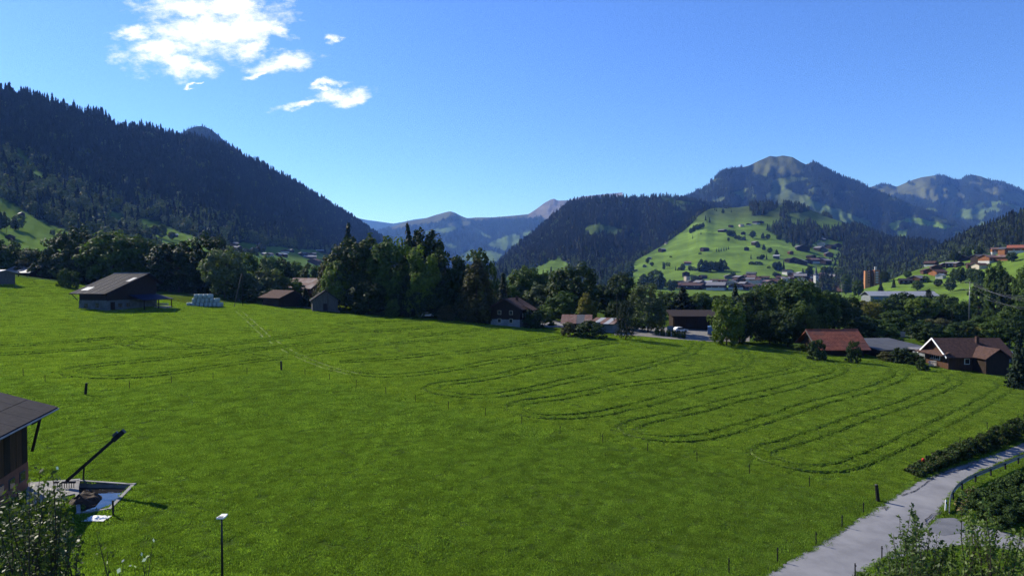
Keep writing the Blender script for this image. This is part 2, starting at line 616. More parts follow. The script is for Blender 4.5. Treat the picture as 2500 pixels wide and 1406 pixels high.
def mountain(name, label, u0, u1, nu, ns, sky, dtop, bot, dbot, meadows=(), cover=None, rough=.05, gam=1.0, pw=1.0, seed=1, mat='terrain', wav=90.0, gully=1.0):
    """a hillside: a skyline and a foot with their real distances, a slope with gullies between them and a back slope behind the crest"""
    us = np.linspace(u0, u1, nu)
    ss = np.linspace(0, 1, ns)
    U, Sg = np.meshgrid(us, ss)
    T, B = interp(sky, us), interp(bot, us)
    DT, DB = interp(dtop, us), interp(dbot, us)
    PY = B + (T - B) * Sg ** pw
    D = DB + (DT - DB) * Sg ** gam
    env = np.clip(np.sin(np.pi * np.clip(Sg, 0, 1) * .93 + .07), 0, 1) ** .6
    nz = fbm(U / wav + Sg * 1.2, Sg * 2.2 + seed, 5, seed) * gully + .5 * fbm(U / wav * 3.1, Sg * 6 + seed, 4, seed + 3)
    D = D * (1 + rough * nz * env)
    k = 1.0 / F
    vv = (703.0 - PY) * k
    yy = math.cos(PITCH) + vv * math.sin(PITCH)
    X = (U - 1250.0) * k / yy * D
    Z = ZC + (vv * math.cos(PITCH) - math.sin(PITCH)) / yy * D
    # a foot below the valley floor and a back slope
    Xf, Yf, Zf = X[:1], D[:1], np.full((1, nu), -45.0)
    nb = 9
    kk = np.linspace(0, 1, nb + 1)[1:, None]
    Db = DT[None] * (1 + .45 * kk)
    Xb = X[-1][None] / D[-1][None] * Db
    Zb = Z[-1][None] - (Z[-1][None] + 40) * (kk ** 1.5) * .75 + fbm(Xb / 200, Db / 200, 4, seed + 9) * DT[None] * .008
    X = np.concatenate([Xf, X, Xb])
    Y = np.concatenate([Yf, D, Db])
    Z = np.concatenate([Zf, Z, Zb])
    v = np.stack([X, Y, Z], -1).reshape(-1, 3)
    me = np_mesh(name, v, grid_quads(*X.shape), M[mat])
    U2 = np.broadcast_to(us[None], X.shape)
    P2 = np.concatenate([PY[:1], PY, np.broadcast_to(PY[-1][None], (nb, nu))])
    S2 = np.concatenate([Sg[:1], Sg, np.ones((nb, nu)) * 1.0 + kk * .2])
    col = np.broadcast_to(FOREST, X.shape + (3,)).copy()
    wob = 5.0
    Uw = U2 + wob * fbm(U2 / 14, P2 / 9, 3, seed + 50)
    Pw = P2 + wob * .6 * fbm(U2 / 14 + 40, P2 / 9, 3, seed + 51)
    open_ = np.zeros(X.shape, bool)
    for poly, c in meadows:
        k_ = inside(poly, Uw, Pw)
        col[k_] = c
        open_ |= k_
    if cover:
        col, open_ = cover(U2, P2, S2, col, open_)
    a = me.color_attributes.new("cover", 'FLOAT_COLOR', 'POINT')
    a.data.foreach_set("color", np.concatenate([col.reshape(-1, 3), np.ones((X.size, 1))], 1).ravel())
    o = bpy.data.objects.new(name, me)
    COL.objects.link(o)
    tag(o, label, kind="structure")
    PATCH[name + str(seed)] = (np.stack([X, Y, Z], -1), U2, P2, open_, [m_[0] for m_ in meadows])
    q = grid_quads(*X.shape)
    BVH.append(BVHTree.FromPolygons([Vector(p) for p in v], [tuple(int(i) for i in f) for f in q]))
    return o


def land(px, py):
    """nearest terrain point seen through a photo pixel"""
    u, w = ray(px, py)
    dr = Vector((u, 1, w)).normalized()
    best = None
    for b in BVH:
        h = b.ray_cast(Vector((0, 0, ZC)), dr)
        if h[0] is not None and (best is None or h[3] < best[1]):
            best = (h[0], h[3])
    if w < -0.002:
        g = hit(px, py, 2500)
        r = (g - Vector((0, 0, ZC))).length
        if best is None or r < best[1]:
            best = (g, r)
    return best[0] if best else at(px, py, 1000)


def skyl(pts, dy):
    """skyline of the ground under the trees: the photo's skyline lowered by the trees' height there"""
    return [(x, y + float(interp(dy, x))) for x, y in pts]


LEFT_SKY = [(-700, -60), (-300, 90), (0, 200), (60, 212), (100, 222), (140, 238), (200, 252), (260, 272), (300, 295), (360, 300), (420, 315), (470, 325), (520, 340),
            (560, 352), (600, 375), (640, 392), (700, 425), (750, 455), (800, 488), (850, 520), (900, 552), (940, 582), (1000, 625), (1060, 665)]
mountain("mountain", "dark spruce-covered mountain falling from the upper frame edge to the valley gap", -700, 1060, 220, 80,
         skyl(LEFT_SKY, [(-700, 40), (0, 30), (500, 20), (1000, 9)]), [(-700, 900), (0, 1150), (500, 1650), (940, 2700), (1060, 2900)],
         [(-700, 690), (0, 690), (500, 690), (1060, 712)], [(-700, 270), (0, 300), (500, 420), (940, 900), (1060, 1200)],
         meadows=[([(-400, 300), (-60, 450), (0, 482), (50, 508), (110, 543), (180, 572), (240, 582), (300, 640), (260, 690), (-400, 700)], GREEN),
                  ([(330, 528), (400, 546), (500, 592), (560, 640), (480, 640), (400, 604), (350, 565)], GREEN),
                  ([(32, 358), (50, 362), (68, 385), (92, 415), (130, 438), (120, 452), (80, 430), (50, 400), (36, 380)], GREEN * .9),
                  ([(280, 462), (300, 466), (300, 482), (284, 478)], GREEN),
                  ([(255, 515), (300, 520), (318, 545), (270, 540)], GREEN),
                  ([(560, 602), (590, 592), (640, 598), (700, 606), (760, 610), (810, 622), (830, 650), (810, 720), (560, 720), (540, 650)], GREEN)],
         rough=.06, gam=.82, seed=3, wav=110)
mountain("mountain", "small rounded hazy peak rising behind the dark spruce ridge", 380, 700, 50, 16,
         [(380, 380), (430, 338), (455, 318), (475, 310), (490, 308), (508, 313), (522, 322), (545, 342), (600, 385), (700, 460)], [(380, 3400), (700, 3400)],
         [(380, 470), (700, 540)], [(380, 2400), (700, 2600)], rough=.03, seed=4, mat='terrain_far')
mountain("mountain", "farthest pale blue ridge in the valley gap", 780, 1120, 50, 14,
         [(780, 520), (860, 530), (895, 537), (925, 541), (960, 546), (985, 542), (1010, 536), (1060, 530), (1120, 540)], [(780, 13000), (1120, 13000)],
         [(780, 640), (1120, 640)], [(780, 9000), (1120, 9000)], rough=.03, seed=5, mat='terrain_far')


def far_cover(U, P, Sg, col, op):
    line = interp([(900, 535), (960, 560), (1020, 549), (1060, 545), (1100, 528), (1130, 538), (1170, 536), (1250, 533), (1290, 532), (1320, 530), (1345, 545), (1400, 560)], U)
    k = (P < line + 4 * fbm(U / 12, P / 8, 3, 77))
    c = np.where((U > 1290)[..., None], ROCK * np.array((.92, .95, .95)), ALP * np.array((1.0, .92, .9)))
    col = np.where(k[..., None], c, col)
    return col, op | k


mountain("mountain", "hazy blue mountain range with bare brown summits closing the valley", 880, 1520, 150, 60,
         [(880, 570), (930, 562), (960, 553), (985, 544), (1000, 540), (1030, 536), (1060, 526), (1085, 519), (1098, 516), (1110, 519), (1125, 527), (1140, 533), (1165, 531), (1200, 531), (1260, 526), (1290, 523),
          (1310, 510), (1330, 495), (1345, 487), (1352, 485), (1362, 490), (1390, 489), (1420, 480), (1520, 470)], [(880, 8200), (1290, 8200), (1350, 8800), (1520, 8800)],
         [(880, 700), (1520, 700)], [(880, 3600), (1520, 3600)],
         meadows=[([(1036, 566), (1060, 560), (1112, 553), (1120, 557), (1098, 566), (1078, 569), (1060, 563), (1040, 570)], GREEN_FAR),
                  ([(1092, 548), (1110, 540), (1148, 540), (1150, 548), (1120, 556), (1100, 552)], ALP),
                  ([(1190, 596), (1215, 585), (1255, 569), (1264, 575), (1280, 590), (1262, 602), (1240, 600), (1232, 616), (1222, 606), (1195, 600)], GREEN_FAR),
                  ([(1272, 570), (1296, 562), (1300, 575), (1284, 582)], GREEN_FAR), ([(1084, 594), (1116, 601), (1110, 608), (1090, 602)], GREEN_FAR),
                  ([(1172, 565), (1188, 574), (1204, 578), (1200, 581), (1180, 576)], GREEN_FAR),
                  ([(1110, 632), (1140, 616), (1158, 608), (1164, 616), (1195, 612), (1225, 622), (1210, 640), (1160, 640)], GREEN_FAR * 1.1)],
         cover=far_cover, rough=.07, seed=6, mat='terrain_far', wav=60)

WOOD_SKY = [(1150, 690), (1180, 668), (1210, 645), (1250, 605), (1300, 565), (1340, 530), (1370, 503), (1395, 485), (1420, 480), (1450, 477), (1500, 474), (1550, 478),
            (1585, 475), (1620, 470), (1650, 474), (1690, 480), (1740, 490), (1800, 505)]
mountain("hill", "dark wooded hill rising behind the valley trees with small clearings", 1150, 1800, 130, 60,
         skyl(WOOD_SKY, [(1150, 10), (1800, 9)]), [(1150, 1900), (1400, 2500), (1800, 3000)], [(1150, 712), (1450, 712), (1800, 690)], [(1150, 950), (1450, 1000), (1800, 1900)],
         meadows=[([(1290, 664), (1320, 648), (1360, 632), (1380, 637), (1392, 646), (1380, 672), (1310, 682)], GREEN),
                  ([(1225, 690), (1245, 668), (1262, 676), (1250, 695)], GREEN),
                  ([(1422, 558), (1460, 546), (1490, 552), (1522, 560), (1510, 574), (1470, 566), (1440, 575)], GREEN_FAR * .9),
                  ([(1602, 480), (1640, 484), (1700, 497), (1690, 502), (1650, 494), (1690, 520), (1670, 512)], GREEN_FAR),
                  ([(1648, 520), (1666, 520), (1660, 527)], GREEN_FAR), ([(1548, 560), (1575, 590), (1560, 585)], GREEN_FAR * .8)],
         rough=.08, seed=7, wav=70)


def peak_cover(U, P, Sg, col, op):
    line = interp([(1600, 380), (1800, 405), (1840, 425), (1870, 422), (1900, 428), (1950, 428), (1975, 402), (2000, 380)], U)
    k = (P < line + 7 * fbm(U / 16, P / 8, 3, 78)) & (U > 1795) & (U < 1985)
    col = np.where(k[..., None], ALP * np.where(fbm(U / 20, P / 14, 3, 80) > .1, .8, 1.0)[..., None], col)
    op = op | k
    # scattered alpine clearings
    s = fbm(U / 34 + P / 30, P / 10, 4, 81)
    k2 = (s > .34) & (P > 400) & ~op
    col = np.where(k2[..., None], (ALP * .5 + GREEN_FAR * .5), col)
    return col, op | k2


PEAK_SKY = [(1560, 520), (1640, 495), (1680, 478), (1700, 466), (1722, 458), (1740, 440), (1760, 420), (1775, 413), (1800, 412), (1830, 404), (1850, 394), (1880, 381), (1895, 383), (1912, 380), (1935, 384), (1955, 396),
            (1968, 402), (1985, 396), (2000, 402), (2030, 420), (2060, 434), (2095, 446), (2130, 462), (2170, 478), (2200, 490), (2240, 505), (2280, 522), (2330, 545), (2400, 580), (2460, 610)]
mountain("mountain", "grassy brown-topped mountain with spruce flanks towering over the village", 1560, 2460, 200, 90,
         PEAK_SKY, [(1560, 4300), (1900, 5000), (2460, 4200)], [(1560, 640), (2460, 690)], [(1560, 2300), (2000, 2300), (2460, 2200)],
         meadows=[([(1884, 440), (1925, 430), (1975, 436), (1950, 442), (1915, 452), (1925, 465), (1975, 480), (1995, 500), (1960, 508), (1925, 490), (1900, 500), (1870, 478), (1885, 460)], GREEN_FAR * .55 + ALP * .5),
                  ([(1790, 470), (1815, 464), (1822, 476), (1812, 485)], GREEN_FAR), ([(1960, 480), (2010, 498), (2120, 540), (2140, 560), (2080, 552), (2020, 530), (1985, 512)], GREEN_FAR),
                  ([(2180, 540), (2230, 530), (2300, 545), (2335, 556), (2300, 558), (2230, 545)], GREEN), ([(2165, 548), (2192, 540), (2200, 556), (2180, 562)], GREEN),
                  ([(2190, 565), (2215, 560), (2212, 575), (2195, 580)], GREEN), ([(2240, 600), (2280, 590), (2300, 595), (2260, 610)], GREEN)],
         cover=peak_cover, rough=.085, seed=8, mat='terrain_far', wav=85)


def range_cover(U, P, Sg, col, op):
    s = fbm(U / 30 - P / 40, P / 16, 4, 91)
    k = ((s > .02) & (P < 480) & (U < 2300)) | ((s > .18) & (P < 520)) | ((s > .33))
    c = np.where((P < 490)[..., None], ALP * .95, GREEN_FAR)
    col = np.where(k[..., None], c, col)
    return col, op | k


mountain("mountain", "distant alpine range with brown grassy crests beyond the main mountain", 2040, 2800, 170, 60,
         [(2040, 480), (2110, 464), (2130, 455), (2160, 449), (2175, 452), (2190, 456), (2210, 447), (2230, 439), (2250, 433), (2285, 428), (2310, 430), (2325, 437), (2345, 439), (2360, 430), (2375, 427), (2395, 431),
          (2420, 441), (2450, 446), (2500, 466), (2600, 480), (2800, 520)], [(2040, 7400), (2800, 7000)], [(2040, 620), (2800, 640)], [(2040, 3800), (2800, 3200)],
         meadows=[([(2325, 530), (2345, 514), (2380, 512), (2405, 522), (2402, 536), (2350, 534)], GREEN_FAR), ([(2400, 465), (2430, 457), (2500, 485), (2500, 500), (2450, 482)], ALP)],
         cover=range_cover, rough=.085, seed=9, mat='terrain_far', wav=70)


def hill_cover(U, P, Sg, col, op):
    # the open hill is meadow; woods are kept where listed
    wood = np.zeros(U.shape, bool)
    for poly in HILL_WOODS:
        wood |= inside(poly, U + 5 * fbm(U / 14, P / 9, 3, 61), P + 3 * fbm(U / 14, P / 9, 3, 62))
    left = P < interp([(1440, 705), (1470, 688), (1500, 672), (1530, 650), (1560, 634), (1620, 600), (1680, 558), (1700, 535), (1720, 520), (1740, 500)], U) - 2
    left &= U < 1735
    c = GREEN * (1.12 + .16 * fbm(U / 60, P / 20, 4, 63))[..., None]
    # farm tracks and mown terraces
    for path in ([(1600, 620), (1690, 608), (1790, 603), (1900, 600), (1960, 612)], [(1700, 565), (1760, 568), (1800, 582), (1850, 590), (1920, 588), (1990, 600)], [(1880, 640), (1940, 648), (2010, 660)]):
        ln_ = np.abs(P - interp(path, U)) + 9 * ((U < path[0][0]) | (U > path[-1][0]))
        c = c * (1 + .5 * np.exp(-(ln_ / 1.3) ** 2))[..., None]
    k = ~(wood | left)
    up = sstep(560, 520, P)[..., None]
    c = c * (1 - up) + (GREEN_FAR * .8 + ALP * .2) * up
    col = np.where(k[..., None], c, col)
    return col, k


HILL_WOODS = [
    [(1830, 500), (1870, 490), (1900, 505), (1870, 525), (1838, 530)], [(1905, 503), (1950, 494), (1978, 503), (1980, 514), (1940, 522), (1915, 520)],
    [(1905, 520), (1930, 520), (1925, 545), (1908, 545)], [(2000, 512), (2046, 522), (2050, 536), (2010, 528)],
    [(1870, 562), (1905, 545), (1935, 545), (1960, 556), (1975, 538), (2000, 560), (2060, 555), (2110, 540), (2200, 560), (2260, 640), (2230, 690), (2130, 690), (2060, 640), (2060, 590), (2000, 585), (1975, 600), (1940, 595), (1900, 580)],
    [(1948, 598), (1975, 592), (1990, 603), (1960, 608)], [(2062, 585), (2120, 590), (2140, 680), (2080, 680), (2060, 640)], [(1440, 700), (1560, 630), (1500, 700)],
]
mountain("hill", "bright green meadow hill dotted with trees and huts above the village", 1430, 2260, 170, 70,
         [(1430, 700), (1470, 684), (1500, 668), (1560, 630), (1620, 596), (1680, 552), (1700, 530), (1725, 513), (1745, 508), (1800, 507), (1850, 500), (1900, 500), (1950, 502), (2000, 520), (2060, 545), (2100, 556), (2160, 580), (2200, 605), (2260, 650)],
         [(1430, 1250), (1500, 1400), (1745, 2100), (2000, 2200), (2260, 1900)], [(1430, 716), (1800, 712), (2050, 706), (2260, 712)], [(1430, 1150), (1500, 1080), (1800, 1020), (2260, 1100)],
         cover=hill_cover, rough=.022, seed=10, wav=120, gam=1.15)
mountain("hill", "dark mixed forest slope closing the side valley past the village", 2000, 2420, 90, 40,
         [(2000, 640), (2060, 612), (2100, 602), (2150, 598), (2200, 592), (2260, 596), (2300, 606), (2340, 612), (2420, 640)], [(2000, 1700), (2420, 1700)],
         [(2000, 708), (2420, 712)], [(2000, 980), (2420, 1000)],
         meadows=[([(2290, 598), (2330, 585), (2332, 600), (2300, 612)], GREEN)], rough=.06, seed=11, wav=60)
mountain("hill", "wooded spur running down behind the orange chalets", 2180, 2800, 110, 46,
         [(2180, 668), (2230, 650), (2265, 632), (2290, 618), (2330, 598), (2380, 570), (2440, 550), (2500, 525), (2600, 480), (2800, 400)], [(2180, 1250), (2500, 1150), (2800, 1000)],
         [(2180, 706), (2800, 690)], [(2180, 850), (2500, 700), (2800, 600)],
         meadows=[([(2345, 620), (2395, 606), (2390, 625), (2350, 635)], GREEN)], rough=.06, seed=12, wav=70)


def slope_cover(U, P, Sg, col, op):
    c = GREEN * (1.0 + .1 * fbm(U / 60, P / 20, 3, 64))[..., None]
    return np.broadcast_to(c, col.shape).copy(), np.ones(U.shape, bool)


mountain("hill", "steep green hillside carrying the chalet settlement beside the valley", 2080, 2800, 110, 40,
         [(2080, 712), (2130, 700), (2170, 686), (2200, 672), (2250, 655), (2300, 640), (2400, 624), (2460, 612), (2500, 600), (2620, 570), (2800, 520)], [(2080, 640), (2300, 760), (2500, 700), (2800, 560)],
         [(2080, 730), (2200, 748), (2500, 800), (2800, 860)], [(2080, 560), (2200, 480), (2400, 330), (2500, 290), (2800, 230)],
         cover=slope_cover, rough=.03, seed=13, wav=90)

# ------------------------------------------------------------------ haze over the valley
def build_haze():
    m = bpy.data.materials.new("valley_haze")
    m.use_nodes = True
    n = N(m.node_tree)
    v = n("ShaderNodeVolumePrincipled", i_Color=HAZE_COLOR, i_Density=HAZE_DENSITY, i_Anisotropy=0.2, i_Absorption_Color=(1, 1, 1, 1))
    n("ShaderNodeOutputMaterial", i_Volume=v.outputs[0])
    MB().box(-30000, 30000, -30000, 30000, -60, 1250).build("haze", m, label="thin blue haze filling the valley air", kind="stuff")


build_haze()

# ------------------------------------------------------------------ foliage meshes
def leaf_quads(C, nrm, size, rng, aspect=1.7):
    """one bent leaf-shaped quad per centre"""
    n = len(C)
    r = rng.normal(size=(n, 3))
    t = np.cross(nrm, r)
    t /= np.linalg.norm(t, axis=1, keepdims=True) + 1e-9
    b = np.cross(nrm, t)
    b /= np.linalg.norm(b, axis=1, keepdims=True) + 1e-9
    s = (np.broadcast_to(size, (n,)) * rng.uniform(.6, 1.35, n))[:, None]
    a = s * aspect * .5
    w = s * .5
    V = np.stack([C - t * a, C - b * w + nrm * s * .08, C + t * a, C + b * w - nrm * s * .08], 1).reshape(-1, 3)
    return V, np.arange(4 * n).reshape(n, 4)


def unit(v):
    return v / (np.linalg.norm(v, axis=-1, keepdims=True) + 1e-9)


def crown_points(rng, shape, nclump, nleaf):
    """leaf centres and normals in clumps spread through a crown one high and one wide; SHAPE(z) is the half width at height z"""
    zs = np.linspace(0, 1, 200)
    w = np.array([shape(z) for z in zs])
    cdf = np.cumsum(w * w + .02 * (w > 0))
    cdf /= cdf[-1]
    z = np.interp(rng.uniform(0, 1, nclump), cdf, zs)
    ang = rng.uniform(0, 2 * math.pi, nclump)
    R = np.interp(z, zs, w) * np.sqrt(rng.uniform(.25, 1.0, nclump)) * rng.uniform(.82, 1.1, nclump)
    C = np.stack([R * np.cos(ang), R * np.sin(ang), z], 1)
    cr = rng.uniform(.07, .135, nclump) * (1 if nclump < 200 else .8)
    k = rng.integers(0, nclump, nleaf)
    off = unit(rng.normal(size=(nleaf, 3))) * (rng.uniform(.1, 1.0, (nleaf, 1)) ** .4)
    P = C[k] + off * cr[k][:, None] * np.array((1, 1, .8))
    axis = P - np.array((0, 0, .45))
    N_ = unit(off * .8 + unit(axis) * .5 + rng.normal(size=(nleaf, 3)) * .45 + np.array((0, 0, .3)))
    return P, N_, C


def sh_round(z):
    t = (z - .56) / .44
    return .5 * math.sqrt(max(0, 1 - t * t)) if z > .12 else 0


def sh_wide(z):
    t = (z - .50) / .5
    return .5 * max(0, 1 - abs(t) ** 2.6) ** .5 if z > .08 else 0


def sh_egg(z):
    return .5 * max(0, (1 - z)) ** .55 * min(1, (z + .02) / .25) ** .5 if z > .02 else 0


def sh_column(z):
    return .5 * max(0, 1 - abs((z - .5) / .5) ** 3.2) ** .5 if z > .05 else 0


def sh_bush(z):
    return .5 * math.sqrt(max(0, 1 - z * z))


def sh_loose(z):
    t = (z - .68) / .34
    return .5 * math.sqrt(max(0, 1 - t * t)) if z > .34 else 0


def trunk_mesh(name, rng, C, top=.75, r=.022, mat='bark', nlimb=9, base=0.0):
    mb = MB()
    lean = rng.normal(size=2) * .015
    pts = [Vector((lean[0] * t * 4, lean[1] * t * 4, t)) for t in np.linspace(base - .06, top, 5)]
    mb.tube(pts, [r * 1.35, r, r * .85, r * .6, r * .25], 7)
    for c in C[rng.permutation(len(C))[:nlimb]]:
        z0 = max(.1, min(top * .8, c[2] * .62))
        a = Vector((lean[0] * z0 * 4, lean[1] * z0 * 4, z0))
        m = (a + Vector(c)) / 2 + Vector((0, 0, .03))
        mb.tube([a, m, Vector(c)], [r * .45, r * .3, r * .1], 5, cap=False)
    return mb.mesh(name, M[mat], smooth=True)


TREE = {}


ASPECT = {}


def tree_kind(key, shape, nclump, nleaf, leaf, size, mat, bark='bark', seeds=(1, 2, 3), aspect=.85, **kw):
    """ASPECT: width to height the crown is grown at, so that its leaves are not stretched when it is placed"""
    out = []
    ASPECT[key] = aspect
    for s in seeds:
        rng = np.random.default_rng(s * 101 + len(key))
        P, Nn, C = crown_points(rng, shape, nclump, nleaf)
        V, Q = leaf_quads(P * np.array((aspect, aspect, 1)), Nn, size, rng, 1.5)
        V = V / np.array((aspect, aspect, 1))
        out.append((np_mesh("crown", V, Q, M[mat], smooth=False), trunk_mesh("trunk", rng, C, mat=bark, **kw)))
    TREE[key] = out


def spruce_mesh(rng, tiers=30, nb=14, droop=.4, width=.5, size=.05, gaps=0.0):
    P, Nn = [], []
    for i in range(tiers):
        z = .06 + .92 * (i / tiers) ** .95
        R = width * (1 - z) ** .85 * rng.uniform(.75, 1.1) + .012
        k = max(4, int(nb * (1 - .55 * z)))
        a0 = rng.uniform(0, 6.28)
        for j in range(k):
            if rng.uniform() < gaps:
                continue
            a = a0 + 6.283 * j / k + rng.normal() * .18
            Rj = R * rng.uniform(.65, 1.12)
            m = max(4, int(15 * Rj / width) + 2)
            for t in (np.arange(m) + rng.uniform(0, 1, m)) / m:
                r = Rj * t
                zz = z - droop * Rj * t * (1.25 - .5 * t)
                sp = .05 * (1 - t) + .018
                c = np.array((r * math.cos(a), r * math.sin(a), zz)) + rng.normal(size=3) * sp * np.array((.8, .8, .35)) * width * 1.2
                P.append(c)
                Nn.append(np.array((math.cos(a) * .35, math.sin(a) * .35, .8)) + rng.normal(size=3) * .4)
    P, Nn = np.array(P), unit(np.array(Nn))
    V, Q = leaf_quads(P, Nn, size, rng, 2.0)
    mb = MB().tube([(0, 0, -.03), (0, 0, .5), (0, 0, .99)], [.02, .012, .003], 6)
    return np_mesh("crown", V, Q, M['needle'], smooth=False), mb.mesh("trunk", M['bark'], True)


tree_kind('round', sh_round, 110, 8000, 1, .034, 'leaf_mid', seeds=(1, 2, 3, 4))
tree_kind('tall_round', sh_round, 130, 8000, 1, .027, 'leaf_mid', seeds=(21, 22, 23, 24), aspect=.48)
tree_kind('wide', sh_wide, 130, 9000, 1, .033, 'leaf_dark', seeds=(5, 6, 7))
tree_kind('tall_wide', sh_wide, 150, 9000, 1, .027, 'leaf_dark', seeds=(25, 26, 27), aspect=.48)
tree_kind('egg', sh_egg, 170, 9000, 1, .027, 'leaf_copper', seeds=(8, 28), nlimb=6, aspect=.58)
tree_kind('column', sh_column, 120, 7000, 1, .026, 'leaf_mid', seeds=(9, 10), aspect=.55)
tree_kind('bush', sh_bush, 70, 4200, 1, .05, 'leaf_mid', seeds=(11, 12, 13), top=.5, nlimb=5, aspect=1.1)
tree_kind('loose', sh_loose, 40, 2400, 1, .03, 'leaf_mid', seeds=(14, 15), r=.014, aspect=.5)
TREE['spruce'] = [spruce_mesh(np.random.default_rng(20 + i)) for i in range(3)]
TREE['sparse_spruce'] = [spruce_mesh(np.random.default_rng(31), tiers=20, nb=10, droop=.7, gaps=.22, size=.05)]
TREE['thuja'] = []
for s_ in (41,):
    rng_ = np.random.default_rng(s_)
    P_, N_2, C_ = crown_points(rng_, sh_column, 170, 7000)
    V_, Q_ = leaf_quads(P_, N_2, .02, rng_, 2.2)
    TREE['thuja'].append((np_mesh("crown", V_, Q_, M['needle'], False), trunk_mesh("trunk", rng_, C_, nlimb=2)))
TREE_N = {}


def plant(name, label, cat, pos, h, w, key, leaf=None, group=None, idx=None, rz=None):
    """a tree or shrub: trunk and crown under an empty at its foot"""
    if key in ('round', 'wide') and w / h < .66:
        key = 'tall_' + key
    v = TREE[key]
    i = TREE_N.get(key, 0)
    TREE_N[key] = i + 1
    crown, trunk = v[(i if idx is None else idx) % len(v)]
    e = empty(name, pos, rz if rz is not None else random.uniform(0, 6.28), label=label, cat=cat, group=group)
    for nm, me in (("trunk", trunk), ("crown", crown)):
        o = bpy.data.objects.new(nm, me)
        COL.objects.link(o)
        o.parent = e
        o.scale = (w, w, h) if nm == "crown" else ((w + h * .6) / 2, (w + h * .6) / 2, h)
        if nm == "crown" and leaf:
            o.material_slots[0].link = 'OBJECT'
            o.material_slots[0].material = M[leaf]
    return e


# ------------------------------------------------------------------ far forest: nobody could count it
def far_spruce(seed):
    rng = np.random.default_rng(seed)
    V, Q = [], []
    b = 0
    n = 7
    tiers = 7
    for i in range(tiers):
        z0 = .04 + .86 * i / tiers
        z1 = min(1.0, z0 + 1.75 / tiers)
        R = .19 * (1 - z0) ** .8 * rng.uniform(.8, 1.15)
        a0 = rng.uniform(0, 6.28)
        ring = []
        for k in range(2 * n):
            a = a0 + 6.283 * k / (2 * n)
            r = R * (rng.uniform(.85, 1.25) if k % 2 == 0 else rng.uniform(.45, .7))
            ring.append((r * math.cos(a), r * math.sin(a), z0 + (rng.uniform(-.035, 0) if k % 2 == 0 else .035)))
        V += ring + [(rng.normal() * .004, rng.normal() * .004, z1)]
        for k in range(2 * n):
            Q.append((b + k, b + (k + 1) % (2 * n), b + 2 * n, b + 2 * n))
        b += 2 * n + 1
    me = bpy.data.meshes.new("far_spruce")
    me.from_pydata(V, [], [q[:3] for q in Q])
    me.materials.append(M['needle_far'])
    return bpy.data.objects.new("far_spruce", me)


def far_leafy(seed):
    rng = np.random.default_rng(seed)
    P, Nn, C = crown_points(rng, sh_round, 26, 420)
    V, Q = leaf_quads(P, Nn, .1, rng, 1.4)
    me = np_mesh("far_leafy_tree", V * np.array((.75, .75, 1)), Q, M['leaf_far'], smooth=False)
    return bpy.data.objects.new("far_leafy_tree", me)


FAR_SPRUCE = [far_spruce(i) for i in (1, 2, 3, 4)]
FAR_LEAFY = [far_leafy(i) for i in (5, 6, 7)]


def scatter(name, label, pts, scale, variants, pick, kind="stuff", squash=None):
    """one object that draws VARIANTS on its points (geometry nodes)"""
    me = bpy.data.meshes.new(name)
    pts = np.asarray(pts, np.float32)
    me.vertices.add(len(pts))
    me.vertices.foreach_set("co", pts.ravel())
    sq = np.ones(len(pts)) if squash is None else squash
    a = me.attributes.new("size", 'FLOAT_VECTOR', 'POINT')
    a.data.foreach_set("vector", np.stack([scale * sq, scale * sq, scale], 1).astype(np.float32).ravel())
    a = me.attributes.new("turn", 'FLOAT', 'POINT')
    a.data.foreach_set("value", RNG.uniform(0, 6.283, len(pts)).astype(np.float32))
    a = me.attributes.new("pick", 'INT', 'POINT')
    a.data.foreach_set("value", np.asarray(pick, np.int32))
    me.update()
    o = bpy.data.objects.new(name, me)
    COL.objects.link(o)
    tag(o, label, kind=kind)
    t = bpy.data.node_groups.new(name + "_scatter", 'GeometryNodeTree')
    t.interface.new_socket("Geometry", in_out='INPUT', socket_type='NodeSocketGeometry')
    t.interface.new_socket("Geometry", in_out='OUTPUT', socket_type='NodeSocketGeometry')
    n = N(t)
    gi = n("NodeGroupInput")
    go = n("NodeGroupOutput")
    j = n("GeometryNodeJoinGeometry")

    def attr(nm, ty):
        q = n("GeometryNodeInputNamedAttribute", data_type=ty)
        q.inputs["Name"].default_value = nm
        return q.outputs["Attribute"]
    size, turn, pk = attr("size", 'FLOAT_VECTOR'), attr("turn", 'FLOAT'), attr("pick", 'INT')
    rot = n("ShaderNodeCombineXYZ", i_2=turn)
    for i, vo in enumerate(variants):
        cmp_ = n("FunctionNodeCompare", data_type='INT', operation='EQUAL')
        ins = [s for s in cmp_.inputs if s.type == 'INT']
        n.link(pk, ins[0])
        ins[1].default_value = i
        oi = n("GeometryNodeObjectInfo")
        oi.inputs["Object"].default_value = vo
        oi.inputs["As Instance"].default_value = True
        ip = n("GeometryNodeInstanceOnPoints")
        n.link(gi.outputs[0], ip.inputs["Points"])
        n.link(cmp_.outputs[0], ip.inputs["Selection"])
        n.link(oi.outputs["Geometry"], ip.inputs["Instance"])
        n.link(rot.outputs[0], ip.inputs["Rotation"])
        n.link(size, ip.inputs["Scale"])
        n.link(ip.outputs[0], j.inputs[0])
    n.link(j.outputs[0], go.inputs[0])
    md = o.modifiers.new("scatter", 'NODES')
    md.node_group = t
    return o


